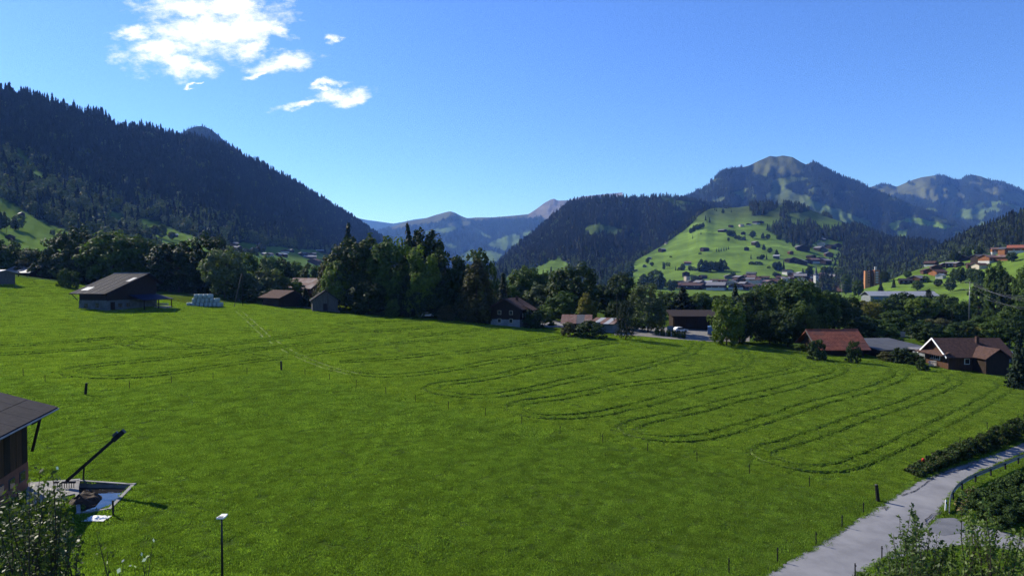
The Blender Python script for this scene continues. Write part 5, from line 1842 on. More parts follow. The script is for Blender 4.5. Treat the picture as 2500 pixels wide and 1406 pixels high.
mk = empty("marker_post", q, 0, label="white reflector post leaning beside the guardrail end", cat="marker post")
MB().add([(-.06, -.03, -.1), (.06, -.03, -.1), (.06, .03, -.1), (-.06, .03, -.1), (-.01, -.03, 1.05), (.11, -.03, .98), (.11, .03, .98), (-.01, .03, 1.05)],
         [(3, 2, 1, 0), (4, 5, 6, 7), (0, 1, 5, 4), (1, 2, 6, 5), (2, 3, 7, 6), (3, 0, 4, 7)]).build("shaft", M['white'], mk)
MB().box(-.0, .1, -.04, -.031, .7, .85).build("reflector", M['rubber'], mk)

# ------------------------------------------------------------------ poles and cables
def pole(label, px, base_d, top, r=.13, arms=(), lean=0.0, steel=False):
    g = on(px, base_d)
    tp = at(px + lean, top, base_d)
    e = empty("utility_pole", g, 0, label=label, cat="pole")
    v = tp - g
    MB().tube([(0, 0, -.5), tuple(v * .5), tuple(v)], [r, r * .85, r * .6], 8).build("shaft", M['steel' if steel else 'post'], e, True)
    for z, w in arms:
        MB().bar((v.x - w / 2, 0, v.z - z), (v.x + w / 2, 0, v.z - z), .12).build("crossarm", M['dark_steel'], e)
        for s in (-1, -.35, .35, 1):
            MB().tube([(v.x + s * w / 2 * .95, 0, v.z - z + .06), (v.x + s * w / 2 * .95, 0, v.z - z + .3)], .05, 6).build("insulator", M['grey_wood'], e)
    return e, tp


_, PT = pole("tall grey power mast with two crossarms beside the wooded slope", 2367, 236, 687, .2, ((.6, 3.2), (2.9, 4.4)), 1, True)
pole("thin bare pole in front of the power mast", 2325, 225, 757, .08)
pole("short pale pole among the trees below the hillside", 2440, 232, 768, .1, steel=True)
pole("dark pole standing before the grey boarded shed", 800, 196, 703, .11)
pole("slim pole beside the leaning stay pole", 592, 205, 664, .1)
pole("slim pole in the dark woods behind the cypress", 1506, 186, 716, .09)
pole("slim pole rising behind the dark chalet", 1236, 195, 706, .08)
pole("slim steel pole before the village roofs", 2055, 420, 690, .12, steel=True)
g = on(570, 200)
e = empty("stay_pole", g, 0, label="pale pole leaning against the slim pole behind the bales", cat="pole")
MB().tube([(0, 0, -.3), tuple(at(590, 668, 203) - g)], [.11, .08], 7).build("shaft", M['grey_wood'], e, True)
cab = [(PT + Vector((s * 1.55, 0, -.25)), at(2540, y, 170)) for s, y in ((-1, 722), (-.35, 728), (.35, 733), (1, 738))] + \
      [(PT + Vector((s * 2.1, 0, -2.55)), at(2540, y, 170)) for s, y in ((-1, 752), (1, 760))] + \
      [(PT + Vector((s * 2.1, 0, -2.55)), at(2150, y, 330)) for s, y in ((-1, 716), (1, 719))] + [(PT + Vector((-1.5, 0, -.25)), at(2000, 690, 460))]
for i, (a, b_) in enumerate(cab):
    pts = [a.lerp(b_, k / 14) - Vector((0, 0, 1.6 * 4 * (k / 14) * (1 - k / 14))) for k in range(15)]
    MB().tube(pts, .022, 4, False).build("power_cable", M['cable'], None, label=f"thin power cable, {nth(i + 1)} of those strung from the tall grey mast", cat="cable", group="cables of the tall grey mast")

# ------------------------------------------------------------------ wheel tracks in the mown meadow
def crop3(p):
    return [(1440 + .424 * x, 860 + .424 * y) for x, y in p]


def crop4(p):
    return [(540 + .384 * x, 740 + .384 * y) for x, y in p]


def crop6(p):
    return [(.28 * x, 820 + .28 * y) for x, y in p]


TRACKS = [
    crop3([(2340, 160), (2390, 185), (2385, 210), (2300, 265), (2150, 345), (1950, 440), (1800, 520), (1640, 590), (1520, 640), (1400, 675), (1250, 675), (1100, 645), (1000, 608), (965, 580), (1000, 550), (1150, 520), (1300, 470), (1450, 415), (1600, 360), (1800, 300), (1950, 240), (2100, 175), (2095, 150), (2040, 122)]),
    crop3([(1680, 68), (1760, 90), (1795, 120), (1775, 148), (1650, 200), (1450, 255), (1250, 305), (1100, 360), (900, 420), (700, 480), (550, 500), (400, 503), (260, 480), (190, 445), (240, 410), (400, 375), (600, 335), (800, 280), (950, 245), (1100, 215), (1300, 155), (1430, 120), (1445, 95), (1390, 62), (1330, 45)]),
    crop3([(1120, 20), (1200, 55), (1235, 80), (1150, 108), (950, 145), (700, 195), (500, 245), (300, 300), (100, 345), (0, 362)]) + crop4([(2200, 722), (2050, 727), (1910, 705), (1840, 672), (1860, 645), (1960, 622), (2150, 600), (2350, 565), (2490, 538)]) +
    crop3([(60, 215), (200, 188), (300, 175), (450, 160), (600, 140), (750, 112), (850, 90), (900, 55), (905, 20), (870, -10)]),
    crop4([(2370, 462), (2200, 492), (2000, 540), (1800, 580), (1650, 597), (1500, 588), (1360, 566), (1310, 540), (1390, 512), (1600, 492), (1800, 455), (1950, 415), (2100, 390), (2300, 360), (2500, 328)]),
    crop3([(130, 122), (300, 85), (450, 45), (580, 5)]) + [(1697, 848), (1702, 838)],
    crop4([(1830, 352), (2000, 330), (2200, 295), (2350, 270), (2490, 248)]),
    crop4([(1500, 315), (1750, 285), (2000, 240), (2200, 208)]),
    crop4([(770, 374), (900, 365), (1100, 350), (1300, 328), (1380, 318)]),
    crop4([(1760, 364), (1600, 395), (1400, 432), (1260, 450), (1100, 465), (950, 462), (850, 448)]),
    crop4([(0, 268), (200, 245), (400, 212), (600, 182)]),
    crop4([(0, 325), (200, 300), (400, 275), (600, 250), (760, 236)]),
    crop6([(2500, 195), (2200, 220), (1900, 265), (1600, 310), (1300, 345), (1000, 365), (800, 360), (650, 338), (560, 312), (660, 280), (900, 250), (1100, 232), (1400, 200), (1700, 165), (2000, 135), (2250, 110), (2500, 88)]) + crop4([(500, 335), (750, 300), (1000, 262), (1200, 250), (1450, 232)]),
    crop6([(2500, 12), (2200, 55), (1900, 85), (1600, 112), (1350, 112), (1160, 92), (1080, 62), (1140, 28), (1300, 0)]),
    crop6([(-20, 162), (200, 152), (400, 142), (700, 118), (980, 92)]), crop6([(-20, 90), (300, 72), (600, 50), (1100, 8)]),
    crop6([(1300, 0), (1500, 35), (1800, 92), (2100, 152), (2350, 200)]),
    crop4([(840, 185), (1000, 178), (1200, 165), (1350, 150)]), crop4([(750, 130), (1000, 120), (1250, 112)]), crop4([(1200, 215), (1500, 185), (1750, 160)]),
]
PALE = crop4([(110, 50), (200, 130), (300, 225), (420, 300), (520, 350), (640, 398), (760, 432), (860, 455)])


def smooth_path(px):
    w = [hit(*p) for p in px]
    d = [0.0]
    for a, b in zip(w, w[1:]):
        d.append(d[-1] + max((b - a).length, .01))
    n = max(6, int(d[-1] / .55))
    t = np.linspace(0, d[-1], n)
    X, Y = np.interp(t, d, [p.x for p in w]), np.interp(t, d, [p.y for p in w])
    for _ in range(14):
        X[1:-1], Y[1:-1] = (X[:-2] + X[1:-1] * 2 + X[2:]) / 4, (Y[:-2] + Y[1:-1] * 2 + Y[2:]) / 4
    return X, Y


LINE_PTS = []
RUT_PTS = []


def rut(X, Y, off, seed, hh=.12, wide=.28, fade=0.0):
    """one wheel rut: flattened lane between two ragged grass shoulders"""
    n = len(X)
    tx, ty = np.gradient(X), np.gradient(Y)
    ln = np.hypot(tx, ty) + 1e-9
    sx, sy = -ty / ln, tx / ln
    s = np.arange(n) * .55
    wob = .10 * fbm(s * .35, s * 0 + seed, 3, seed)
    CX, CY = X + sx * (off + wob), Y + sy * (off + wob)
    RUT_PTS.append(np.stack([CX, CY], -1))
    prof = [(-1.5, -.02), (-1.0, .9), (-.62, .15), (.62, .15), (1.0, .9), (1.5, -.02)]
    P = []
    for k, (o, h) in enumerate(prof):
        jit = .07 * fbm(s * 1.6, s * 0 + k, 3, seed + k * 7)
        rag = np.clip(.9 + .7 * fbm(s * .5, s * 0 + k * 3, 3, seed + 31 + k), .35, 1.4)
        x, y = CX + sx * (o * wide * .5 + jit), CY + sy * (o * wide * .5 + jit)
        z = G(x, y) + (h * hh * rag if h > 0 else h) + .015
        P.append(np.stack([x, y, z], -1))
        if h > .5 and hh > .06:
            LINE_PTS.append(np.stack([x, y, z - h * hh * rag * .7], -1))
    return np.stack(P, 1), CX, CY


def track_mesh(paths, gauge, name, label, pale):
    V, Q, Cc = [], [], []
    b = 0
    for i, px in enumerate(paths):
        X, Y = smooth_path(px)
        for k, off in enumerate((-gauge / 2, gauge / 2)):
            P, CX, CY = rut(X, Y, off, i * 5 + k + 2, *((.05, .55) if pale else ()))
            n, m = P.shape[:2]
            V.append(P.reshape(-1, 3))
            Q.append(grid_quads(n, m) + b)
            b += n * m
            tint = np.ones((n, m, 3)) * MEADOW * .95
            floor_c = np.array((.135, .175, .05)) if pale else np.array((.05, .09, .014))
            s = np.arange(n) * .55
            # fresh turns are bruised paler
            ang = np.unwrap(np.arctan2(np.gradient(Y), np.gradient(X)))
            curv = np.clip(np.abs(np.gradient(ang)) / .55 * 9, 0, 1)
            for _ in range(6):
                curv[1:-1] = (curv[:-2] + curv[1:-1] + curv[2:]) / 3
            c = floor_c[None] * (1 - curv[:, None]) + np.array((.125, .165, .048))[None] * curv[:, None]
            c = c * (1 + .35 * fbm(s * .8, s * 0, 3, i))[:, None]
            tint[:, 2] = c
            tint[:, 3] = c
            tint[:, 1] = tint[:, 1] * (1 - .5 * curv[:, None]) + c * .5 * curv[:, None]
            Cc.append(tint.reshape(-1, 3))
    V, Q, Cc = np.concatenate(V), np.concatenate(Q), np.concatenate(Cc)
    me = np_mesh(name, V, Q, M['field'], smooth=False)
    a = me.color_attributes.new("cover", 'FLOAT_COLOR', 'POINT')
    a.data.foreach_set("color", np.concatenate([Cc, np.ones((len(Cc), 1))], 1).ravel())
    o = bpy.data.objects.new(name, me)
    COL.objects.link(o)
    tag(o, label, kind="structure")


track_mesh(TRACKS, 2.15, "field_tracks", "looping pairs of tractor ruts pressed into the meadow", False)
track_mesh([PALE], 1.5, "field_track", "pale worn pair of wheel ruts running down the meadow", True)

# ------------------------------------------------------------------ grass
def grass_patch(seed, n, R, h, w, mat):
    rng = np.random.default_rng(seed)
    a, r = rng.uniform(0, 6.283, n), R * np.sqrt(rng.uniform(0, 1, n))
    x, y = r * np.cos(a), r * np.sin(a)
    cl = .55 + .9 * vnoise(x * 4 / R + 30, y * 4 / R + 30, seed)
    hh = h * rng.uniform(.5, 1.2, n) * cl
    ww = w * rng.uniform(.6, 1.3, n)
    d = rng.uniform(0, 6.283, n)
    lean = rng.uniform(.15, .9, n) * hh
    la = rng.uniform(0, 6.283, n)
    bx, by = np.cos(d) * ww / 2, np.sin(d) * ww / 2
    z0 = np.full(n, -.03)
    V = np.stack([np.stack([x - bx, y - by, z0], -1), np.stack([x + bx, y + by, z0], -1),
                  np.stack([x + bx * .6 + np.cos(la) * lean * .5, y + by * .6 + np.sin(la) * lean * .5, hh * .7], -1),
                  np.stack([x + np.cos(la) * lean, y + np.sin(la) * lean, hh], -1)], 1).reshape(-1, 3)
    me = np_mesh("grass_tuft", V, np.arange(4 * n).reshape(n, 4), M[mat], smooth=False)
    return bpy.data.objects.new("grass_tuft", me)


TUFT = [grass_patch(1, 170, .62, .075, .05, 'grass'), grass_patch(2, 170, .62, .08, .05, 'grass_dark'), grass_patch(3, 120, .5, .09, .055, 'grass'),
        grass_patch(4, 190, 1.0, .10, .1, 'grass'), grass_patch(5, 190, 1.0, .11, .1, 'grass_dark'), grass_patch(6, 34, .3, .17, .06, 'grass'), grass_patch(7, 36, .32, .18, .065, 'grass_dark'),
        grass_patch(8, 46, .3, .10, .06, 'grass_mown'), grass_patch(9, 46, .3, .11, .06, 'grass_mown2'),
        grass_patch(6, 26, .2, .26, .05, 'grass_mown2'), grass_patch(7, 30, .2, .28, .06, 'grass_dark'),
        grass_patch(1, 170, .62, .075, .05, 'grass_mown'), grass_patch(2, 170, .62, .08, .05, 'grass_mown2'), grass_patch(4, 190, 1.0, .10, .1, 'grass_mown'), grass_patch(5, 190, 1.0, .11, .1, 'grass_mown2')]
FENCE = [(-200, 900), (57, 918), (208, 950), (316, 946), (520, 926), (687, 903), (1015, 981), (1367, 1060), (1702, 1127), (1977, 1188), (2143, 1222), (2300, 1110), (2700, 900)]
MOWN = {0: 11, 1: 12, 2: 11, 3: 13, 4: 14}
ROAD_POLY = [tuple(hit(*p)[:2]) for p in ROAD_L] + [tuple(hit(*p)[:2]) for p in reversed(ROAD_R)]
SIDE_POLY = [tuple(hit(*p)[:2]) for p in [(2215, 1330), (2270, 1290), (2330, 1272), (2420, 1290), (2520, 1318), (2700, 1370)]] + [tuple(hit(*p)[:2]) for p in reversed([(2150, 1372), (2260, 1345), (2340, 1330), (2420, 1335), (2520, 1352), (2700, 1400)])]
PIT_POLY = [tuple(p[:2]) for p in pit_c]
APRON = [tuple(p[:2]) for p in sl_]


def meadow_points(d0, d1, dens, rng):
    n = int(.5 * 1.72 * (d1 * d1 - d0 * d0) * dens)
    y = np.sqrt(rng.uniform(d0 * d0, d1 * d1, n))
    x = rng.uniform(-.83, .83, n) * y
    px, py = pix(x, y, G(x, y))
    edge = interp([(-200, 640), (0, 672), (100, 684), (230, 700), (450, 742), (560, 738), (700, 748), (800, 764), (1100, 783), (1300, 801), (1480, 816), (1600, 826), (1750, 836), (1970, 862), (2230, 893), (2400, 915), (2500, 932), (2700, 960)], px)
    ok = (py > edge) & (py < 1500) & (px > -120) & (px < 2640)
    for poly in (ROAD_POLY, SIDE_POLY, PIT_POLY, APRON):
        ok &= ~inside(poly, x, y)
    ok &= ~((px > 2225) & (py > interp([(2225, 1170), (2300, 1105), (2500, 1000), (2640, 930)], px)) & (py < interp([(2225, 1200), (2320, 1143), (2500, 1080), (2640, 1020)], px)))
    return x[ok], y[ok]


from mathutils.kdtree import KDTree
RP = np.concatenate(RUT_PTS)
kd = KDTree(len(RP))
for i_, p_ in enumerate(RP):
    kd.insert((p_[0], p_[1], 0), i_)
kd.balance()


def rut_dist(x, y):
    return np.array([kd.find((a_, b_, 0))[2] for a_, b_ in zip(x, y)]) if len(x) else np.zeros(0)


rngg = np.random.default_rng(99)
PX, SZ, PK, SQ = [], [], [], []
for d0, d1, dens, picks, s0, s1 in ((36, 75, 4.6, (0, 1, 0, 2, 1), .8, 1.25), (75, 125, 3.0, (0, 3, 1, 3, 4), .75, 1.2), (125, 235, 1.2, (3, 4, 3), .9, 1.4)):
    x, y = meadow_points(d0, d1, dens, rngg)
    dist = rut_dist(x, y)
    k = dist > (.8 if d0 < 125 else 1.1)
    x, y = x[k], y[k]
    n = len(x)
    cl = fbm(x * .12, y * .12, 3, 70)
    PX.append(np.stack([x, y, G(x, y)], -1))
    SZ.append(rngg.uniform(s0, s1, n) * (1 + .35 * cl + .5 * fbm(x * .6, y * .6, 2, 71)))
    pk = np.array(picks)[rngg.integers(0, len(picks), n)]
    fpx, fpy = pix(x, y, G(x, y))
    up = fpy < interp(FENCE, fpx)
    PK.append(np.where(up, np.array([MOWN[q] for q in range(5)])[pk], pk))
    # small tufts between and beside the ruts
    nr_ = len(RP)
    # coarse tussocks
    x, y = meadow_points(d0, min(d1, 150), dens * .22, rngg) if d0 < 125 else (np.zeros(0), np.zeros(0))
    cl = fbm(x * .1, y * .1, 3, 74)
    k = (cl > .05) & (rut_dist(x, y) > .5)
    x, y = x[k], y[k]
    PX.append(np.stack([x, y, G(x, y)], -1))
    SZ.append(rngg.uniform(.5, 1.0, len(x)))
    PK.append(5 + rngg.integers(0, 2, len(x)))
q_ = RP[rngg.integers(0, len(RP), len(RP) * 5)] + rngg.uniform(-1.7, 1.7, (len(RP) * 5, 2))
k = rut_dist(q_[:, 0], q_[:, 1]) > .3
q_ = q_[k]
PX.append(np.stack([q_[:, 0], q_[:, 1], G(q_[:, 0], q_[:, 1])], -1))
SZ.append(rngg.uniform(.8, 1.4, len(q_)))
PK.append(7 + rngg.integers(0, 2, len(q_)))
# grass creeping over the road edges
for ed in (ROAD_L, ROAD_R):
    w_ = [hit(*p) for p in ed]
    for a_, b_ in zip(w_, w_[1:]):
        m_ = int((b_ - a_).length * 9)
        t_ = rngg.uniform(0, 1, m_)
        x_ = a_.x + (b_.x - a_.x) * t_ + rngg.normal(0, .1, m_)
        y_ = a_.y + (b_.y - a_.y) * t_ + rngg.normal(0, .1, m_)
        PX.append(np.stack([x_, y_, G(x_, y_) + .03], -1))
        SZ.append(rngg.uniform(.35, .9, m_))
        PK.append(5 + rngg.integers(0, 2, m_))
L = np.concatenate(LINE_PTS)
L = np.concatenate([L, L + rngg.uniform(-.08, .08, L.shape) * np.array((1, 1, 0))])
PX.append(L + rngg.normal(size=L.shape) * np.array((.08, .08, 0)))
SZ.append(rngg.uniform(.28, .58, len(L)) * (1 + .5 * sstep(110, 190, L[:, 1])))
PK.append(9 + rngg.integers(0, 2, len(L)))
PXc = np.concatenate(PX)
scatter("grass", "short thick green grass of the meadow", PXc, np.concatenate(SZ), TUFT, np.concatenate(PK))
print("grass tufts", len(PXc))

# ------------------------------------------------------------------ trees along the meadow edge
# (photo x, distance, photo y of the top, photo width, kind, leaves, label)
TREES = [
    (16, 268, 588, 66, 'wide', 'leaf_dark', "dark round tree at the frame edge behind the pale outbuilding"),
    (62, 262, 632, 44, 'bush', 'leaf_copper', "brownish shrub in front of the grey-roofed house by the lane"),
    (92, 258, 640, 40, 'bush', 'leaf_dark', "dark green shrub beside the brownish shrub by the lane"),
    (150, 262, 575, 72, 'wide', 'leaf_dark', "dark tree with flat crown left of the big group behind the barn"),
    (192, 255, 560, 92, 'wide', 'leaf_dark', "tall black-green tree behind the barn, highest of its group"),
    (228, 262, 582, 60, 'round', 'leaf_dark', "dark slender tree wedged between two big crowns behind the barn"),
    (276, 248, 570, 112, 'round', 'leaf_mid', "broad sunlit-edged tree directly above the barn ridge"),
    (338, 255, 580, 84, 'round', 'leaf_mid', "rounded tree just right of the barn ridge"),
    (385, 262, 600, 70, 'wide', 'leaf_dark', "shaded tree behind the barn gable"),
    (436, 248, 590, 104, 'round', 'leaf_dark', "wide dark tree above the wrapped bales"),
    (512, 244, 570, 88, 'wide', 'leaf_dark', "tall dark-topped tree behind the pale sunlit tree"),
    (548, 228, 604, 84, 'round', 'leaf_pale', "pale grey-green sunlit tree behind the bales"),
    (600, 270, 622, 62, 'round', 'leaf_mid', "mid green tree behind the leaning stay pole"),
    (655, 300, 628, 66, 'round', 'leaf_mid', "rounded tree below the hamlet meadow"),
    (686, 305, 634, 60, 'round', 'leaf_dark', "dark rounded tree next to the hidden red roof"),
    (722, 310, 642, 40, 'round', 'leaf_mid', "small round tree in front of the brown hamlet house"),
    (760, 300, 645, 52, 'round', 'leaf_mid', "small leafy tree above the large red farmhouse roof"),
    (618, 232, 660, 70, 'bush', 'leaf_pale', "grey-green bush right of the leaning stay pole"),
    (660, 236, 652, 80, 'bush', 'leaf_pale', "tall grey-green willow bush behind the brown shed"),
    (706, 240, 672, 66, 'bush', 'leaf_mid', "bush hanging over the brown shed roof"),
    (640, 218, 700, 70, 'bush', 'leaf_dark', "dark low bush at the lane beside the brown shed"),
    (588, 224, 690, 60, 'bush', 'leaf_dark', "dark bush at the foot of the leaning stay pole"),
    (745, 210, 702, 34, 'spruce', None, "young dark spruce between the two sheds"),
    (156, 226, 652, 26, 'bush', 'leaf_mid', "small sunlit shrub on the lane, left one of two"),
    (178, 224, 658, 24, 'bush', 'leaf_mid', "small sunlit shrub on the lane, right one of two"),
    (800, 212, 628, 60, 'egg', 'leaf_copper', "brownish leafy tree at the left end of the tall group"),
    (822, 204, 640, 56, 'round', 'leaf_lit', "yellow-green tree beside the grey boarded shed"),
    (850, 222, 541, 46, 'spruce', None, "tall pointed spruce at the left end of the tall group"),
    (862, 208, 588, 100, 'wide', 'leaf_dark', "broad dark tree below the tall pointed spruce"),
    (905, 212, 582, 78, 'round', 'leaf_mid', "feathery-topped tree in the tall group"),
    (955, 204, 582, 100, 'wide', 'leaf_mid', "round-topped tree with yellowish crown left of the ragged spruce"),
    (996, 208, 534, 58, 'sparse_spruce', None, "ragged spruce with drooping gappy branches, tallest of the meadow edge"),
    (1035, 214, 563, 92, 'wide', 'leaf_dark', "big dark tree right behind the ragged spruce"),
    (1032, 196, 604, 66, 'column', 'leaf_lit', "yellow-green tree in front of the big dark tree"),
    (1090, 202, 612, 90, 'wide', 'leaf_dark', "dark dense tree right of the yellow-green one"),
    (1165, 218, 610, 52, 'loose', 'leaf_mid', "thin-stemmed tree with small airy crown over the copper tree"),
    (1198, 220, 640, 34, 'loose', 'leaf_mid', "sparse twiggy sapling right of the airy crown"),
    (1132, 200, 642, 40, 'spruce', None, "dark narrow spruce behind the copper egg-shaped tree"),
    (1165, 188, 643, 92, 'egg', 'leaf_copper', "copper-tinted egg-shaped tree with sunlit flank"),
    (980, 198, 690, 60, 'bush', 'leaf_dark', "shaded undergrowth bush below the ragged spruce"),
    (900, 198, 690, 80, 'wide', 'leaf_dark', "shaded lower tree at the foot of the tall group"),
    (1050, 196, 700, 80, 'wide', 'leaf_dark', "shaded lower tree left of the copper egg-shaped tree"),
    (958, 192, 726, 30, 'bush', 'leaf_mid', "small sunlit bush in the dark foot of the tall group"),
    (1090, 190, 742, 40, 'bush', 'leaf_copper', "small brownish bush near the white car in the shade"),
    (1228, 226, 664, 40, 'spruce', None, "small spruce behind the dark chalet roof"),
    (1288, 232, 650, 80, 'round', 'leaf_mid', "rounded tree standing behind the dark chalet"),
    (1255, 228, 690, 70, 'bush', 'leaf_mid', "leafy bush peeping over the dark chalet roof"),
    (1330, 222, 690, 80, 'round', 'leaf_pale', "grey-green tree right of the dark chalet roof"),
    (1345, 260, 665, 54, 'round', 'leaf_mid', "bright small crown behind the big maple"),
    (1402, 212, 645, 108, 'wide', 'leaf_dark', "big broad maple with brownish crown behind the rusty tin roof"),
    (1375, 202, 715, 74, 'round', 'leaf_mid', "hanging green tree before the big maple"),
    (1432, 194, 718, 52, 'egg', 'leaf_yellow', "yellow-brown small tree over the rusty tin roof"),
    (1300, 182, 752, 44, 'bush', 'leaf_dark', "dark round bush beside the dark chalet wall"),
    (1330, 190, 752, 46, 'bush', 'leaf_mid', "green round bush right of the dark one by the chalet"),
    (1392, 168, 785, 40, 'bush', 'leaf_copper', "brownish bush growing against the rusty tin shed"),
    (1440, 167, 780, 66, 'bush', 'leaf_dark', "dark bush hiding the front of the rusty tin shed"),
    (1345, 214, 730, 60, 'bush', 'leaf_dark', "dark bush behind the asphalt yard"),
    (1480, 236, 692, 66, 'round', 'leaf_dark', "dark round tree behind the metal-roofed shed"),
    (1455, 240, 700, 50, 'round', 'leaf_copper', "brown-tinged tree behind the metal-roofed shed"),
    (1520, 235, 668, 62, 'wide', 'leaf_dark', "dark tree with high crown behind the cypress"),
    (1528, 166, 732, 42, 'thuja', None, "dark dense cypress beside the metal-roofed shed"),
    (1505, 190, 735, 44, 'wide', 'leaf_dark', "dark shade tree left of the cypress"),
    (1582, 184, 694, 72, 'column', 'leaf_pale', "tall loose pale-green birch next to the gravel yard"),
    (1640, 240, 716, 54, 'round', 'leaf_dark', "dark tree left of the broad spruce by the machinery shed"),
    (1668, 236, 700, 62, 'spruce', None, "broad dark spruce rising behind the machinery shed"),
    (1712, 240, 716, 66, 'round', 'leaf_mid', "round tree behind the middle of the machinery shed"),
    (1758, 244, 720, 60, 'round', 'leaf_mid', "round tree behind the far end of the machinery shed"),
    (1795, 250, 692, 38, 'spruce', None, "slim spruce behind the bright yellow-green tree"),
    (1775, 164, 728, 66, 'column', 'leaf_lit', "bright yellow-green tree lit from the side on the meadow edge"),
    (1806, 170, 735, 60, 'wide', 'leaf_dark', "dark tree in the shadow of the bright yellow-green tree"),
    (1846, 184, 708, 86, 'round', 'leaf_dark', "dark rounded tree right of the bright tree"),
    (1862, 215, 700, 70, 'round', 'leaf_mid', "sunlit round crown in the woods right of the bright tree"),
    (1908, 196, 688, 110, 'wide', 'leaf_mid', "broad dense tree, highest of the woods by the red barn"),
    (1955, 190, 686, 96, 'round', 'leaf_mid', "rounded tree second highest of the woods by the red barn"),
    (2000, 196, 704, 80, 'round', 'leaf_mid', "round tree directly above the red barn roof"),
    (1880, 170, 760, 70, 'wide', 'leaf_dark', "low shaded tree at the meadow edge left of the red barn"),
    (1925, 166, 756, 70, 'round', 'leaf_dark', "leaning shaded tree near the left gable of the red barn"),
    (1968, 166, 748, 56, 'round', 'leaf_mid', "sunlit tree touching the left end of the red barn roof"),
    (2036, 204, 716, 72, 'round', 'leaf_dark', "dark tree behind the right half of the red barn"),
    (2070, 225, 722, 60, 'wide', 'leaf_dark', "dark tree just right of the red barn ridge"),
    (2112, 240, 734, 66, 'round', 'leaf_yellow', "yellowing round tree behind the slate-roofed workshop"),
    (2150, 262, 728, 60, 'round', 'leaf_mid', "green round tree next to the yellowing one"),
    (2105, 205, 770, 70, 'bush', 'leaf_dark', "dark bush below the yellowing tree"),
    (2150, 205, 776, 66, 'bush', 'leaf_mid', "green bush behind the slate roof"),
    (2185, 215, 760, 70, 'round', 'leaf_mid', "leafy tree behind the plank pile"),
    (2206, 270, 716, 66, 'round', 'leaf_dark', "dark round tree below the green hillside"),
    (2250, 262, 724, 66, 'round', 'leaf_lit', "light green round tree below the chalets"),
    (2268, 290, 704, 46, 'spruce', None, "pointed spruce below the hillside chalets"),
    (2310, 268, 722, 74, 'wide', 'leaf_dark', "wide dark tree left of the power mast"),
    (2236, 212, 778, 64, 'bush', 'leaf_mid', "leafy bush behind the two-rail fence"),
    (2285, 216, 776, 70, 'bush', 'leaf_copper', "brown-green bush left of the power mast foot"),
    (2338, 260, 736, 56, 'round', 'leaf_mid', "round tree just left of the power mast"),
    (2330, 212, 790, 56, 'bush', 'leaf_mid', "bush at the foot of the power mast"),
    (2392, 300, 696, 40, 'round', 'leaf_mid', "round tree right of the power mast on the slope"),
    (2430, 290, 640, 46, 'round', 'leaf_mid', "tall round tree high on the green hillside"),
    (2462, 270, 672, 38, 'round', 'leaf_dark', "dark tall tree beside the frame on the green hillside"),
    (2502, 260, 650, 40, 'column', 'leaf_mid', "tall narrow tree cut by the frame on the green hillside"),
    (2400, 235, 768, 60, 'bush', 'leaf_mid', "bush right of the power mast foot"),
    (2445, 232, 772, 66, 'round', 'leaf_mid', "leafy tree behind the tiled house chimney"),
    (2482, 205, 745, 60, 'round', 'leaf_mid', "leafy tree behind the dark spruce at the frame"),
    (2366, 225, 800, 56, 'bush', 'leaf_yellow', "yellow-tinged bush behind the glasshouse roof"),
    (2420, 215, 806, 60, 'bush', 'leaf_mid', "green bush behind the tiled house roof"),
    (2490, 122, 812, 44, 'spruce', None, "dark blue-green spruce at the frame beside the tiled house"),
    (1998, 146, 824, 42, 'bush', 'leaf_dark', "dark round bush in front of the red barn, left one"),
    (2086, 144, 830, 34, 'bush', 'leaf_dark', "dark upright bush in front of the red barn, right one"),
    (2170, 150, 856, 40, 'bush', 'leaf_copper', "brownish hedge bush between red barn and tiled house, left one"),
    (2205, 148, 846, 50, 'bush', 'leaf_dark', "dark hedge bush between red barn and tiled house, middle one"),
    (2235, 146, 858, 40, 'bush', 'leaf_dark', "dark hedge bush between red barn and tiled house, right one"),
    (2145, 190, 808, 40, 'bush', 'leaf_dark', "small dark bush on the edge of the slate roof"),
    (2255, 138, 872, 26, 'bush', 'leaf_dark', "clipped dark bush beside the white picket fence"),
    (2120, 192, 782, 60, 'bush', 'leaf_dark', "dark bush over the left end of the slate roof"),
    (2165, 188, 790, 56, 'bush', 'leaf_mid', "green bush over the middle of the slate roof"),
    (2262, 190, 786, 66, 'round', 'leaf_dark', "dark small tree right of the two-rail fence"),
    (2300, 188, 792, 60, 'bush', 'leaf_mid', "green bush behind the grey garage roof"),
    (2345, 192, 784, 60, 'round', 'leaf_dark', "dark small tree behind the grey garage roof"),
    (2385, 190, 794, 56, 'bush', 'leaf_yellow', "yellowish bush behind the blue-glazed roof"),
    (2425, 188, 786, 64, 'round', 'leaf_mid', "leafy small tree behind the blue-glazed roof"),
    (2468, 186, 780, 60, 'round', 'leaf_dark', "dark small tree at the end of the blue-glazed roof"),
    (1955, 160, 838, 34, 'bush', 'leaf_mid', "small bush at the left gable of the red barn"),
]
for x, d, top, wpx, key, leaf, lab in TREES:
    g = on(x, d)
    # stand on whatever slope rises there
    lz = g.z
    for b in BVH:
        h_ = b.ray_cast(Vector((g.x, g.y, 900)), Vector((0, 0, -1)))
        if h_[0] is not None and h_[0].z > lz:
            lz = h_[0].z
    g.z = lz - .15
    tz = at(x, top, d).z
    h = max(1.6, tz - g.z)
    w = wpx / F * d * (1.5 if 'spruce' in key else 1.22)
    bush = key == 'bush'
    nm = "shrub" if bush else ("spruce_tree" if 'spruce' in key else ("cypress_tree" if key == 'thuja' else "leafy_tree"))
    plant(nm, lab, "shrub" if bush else "tree", g, h, w, key, leaf, group=None)
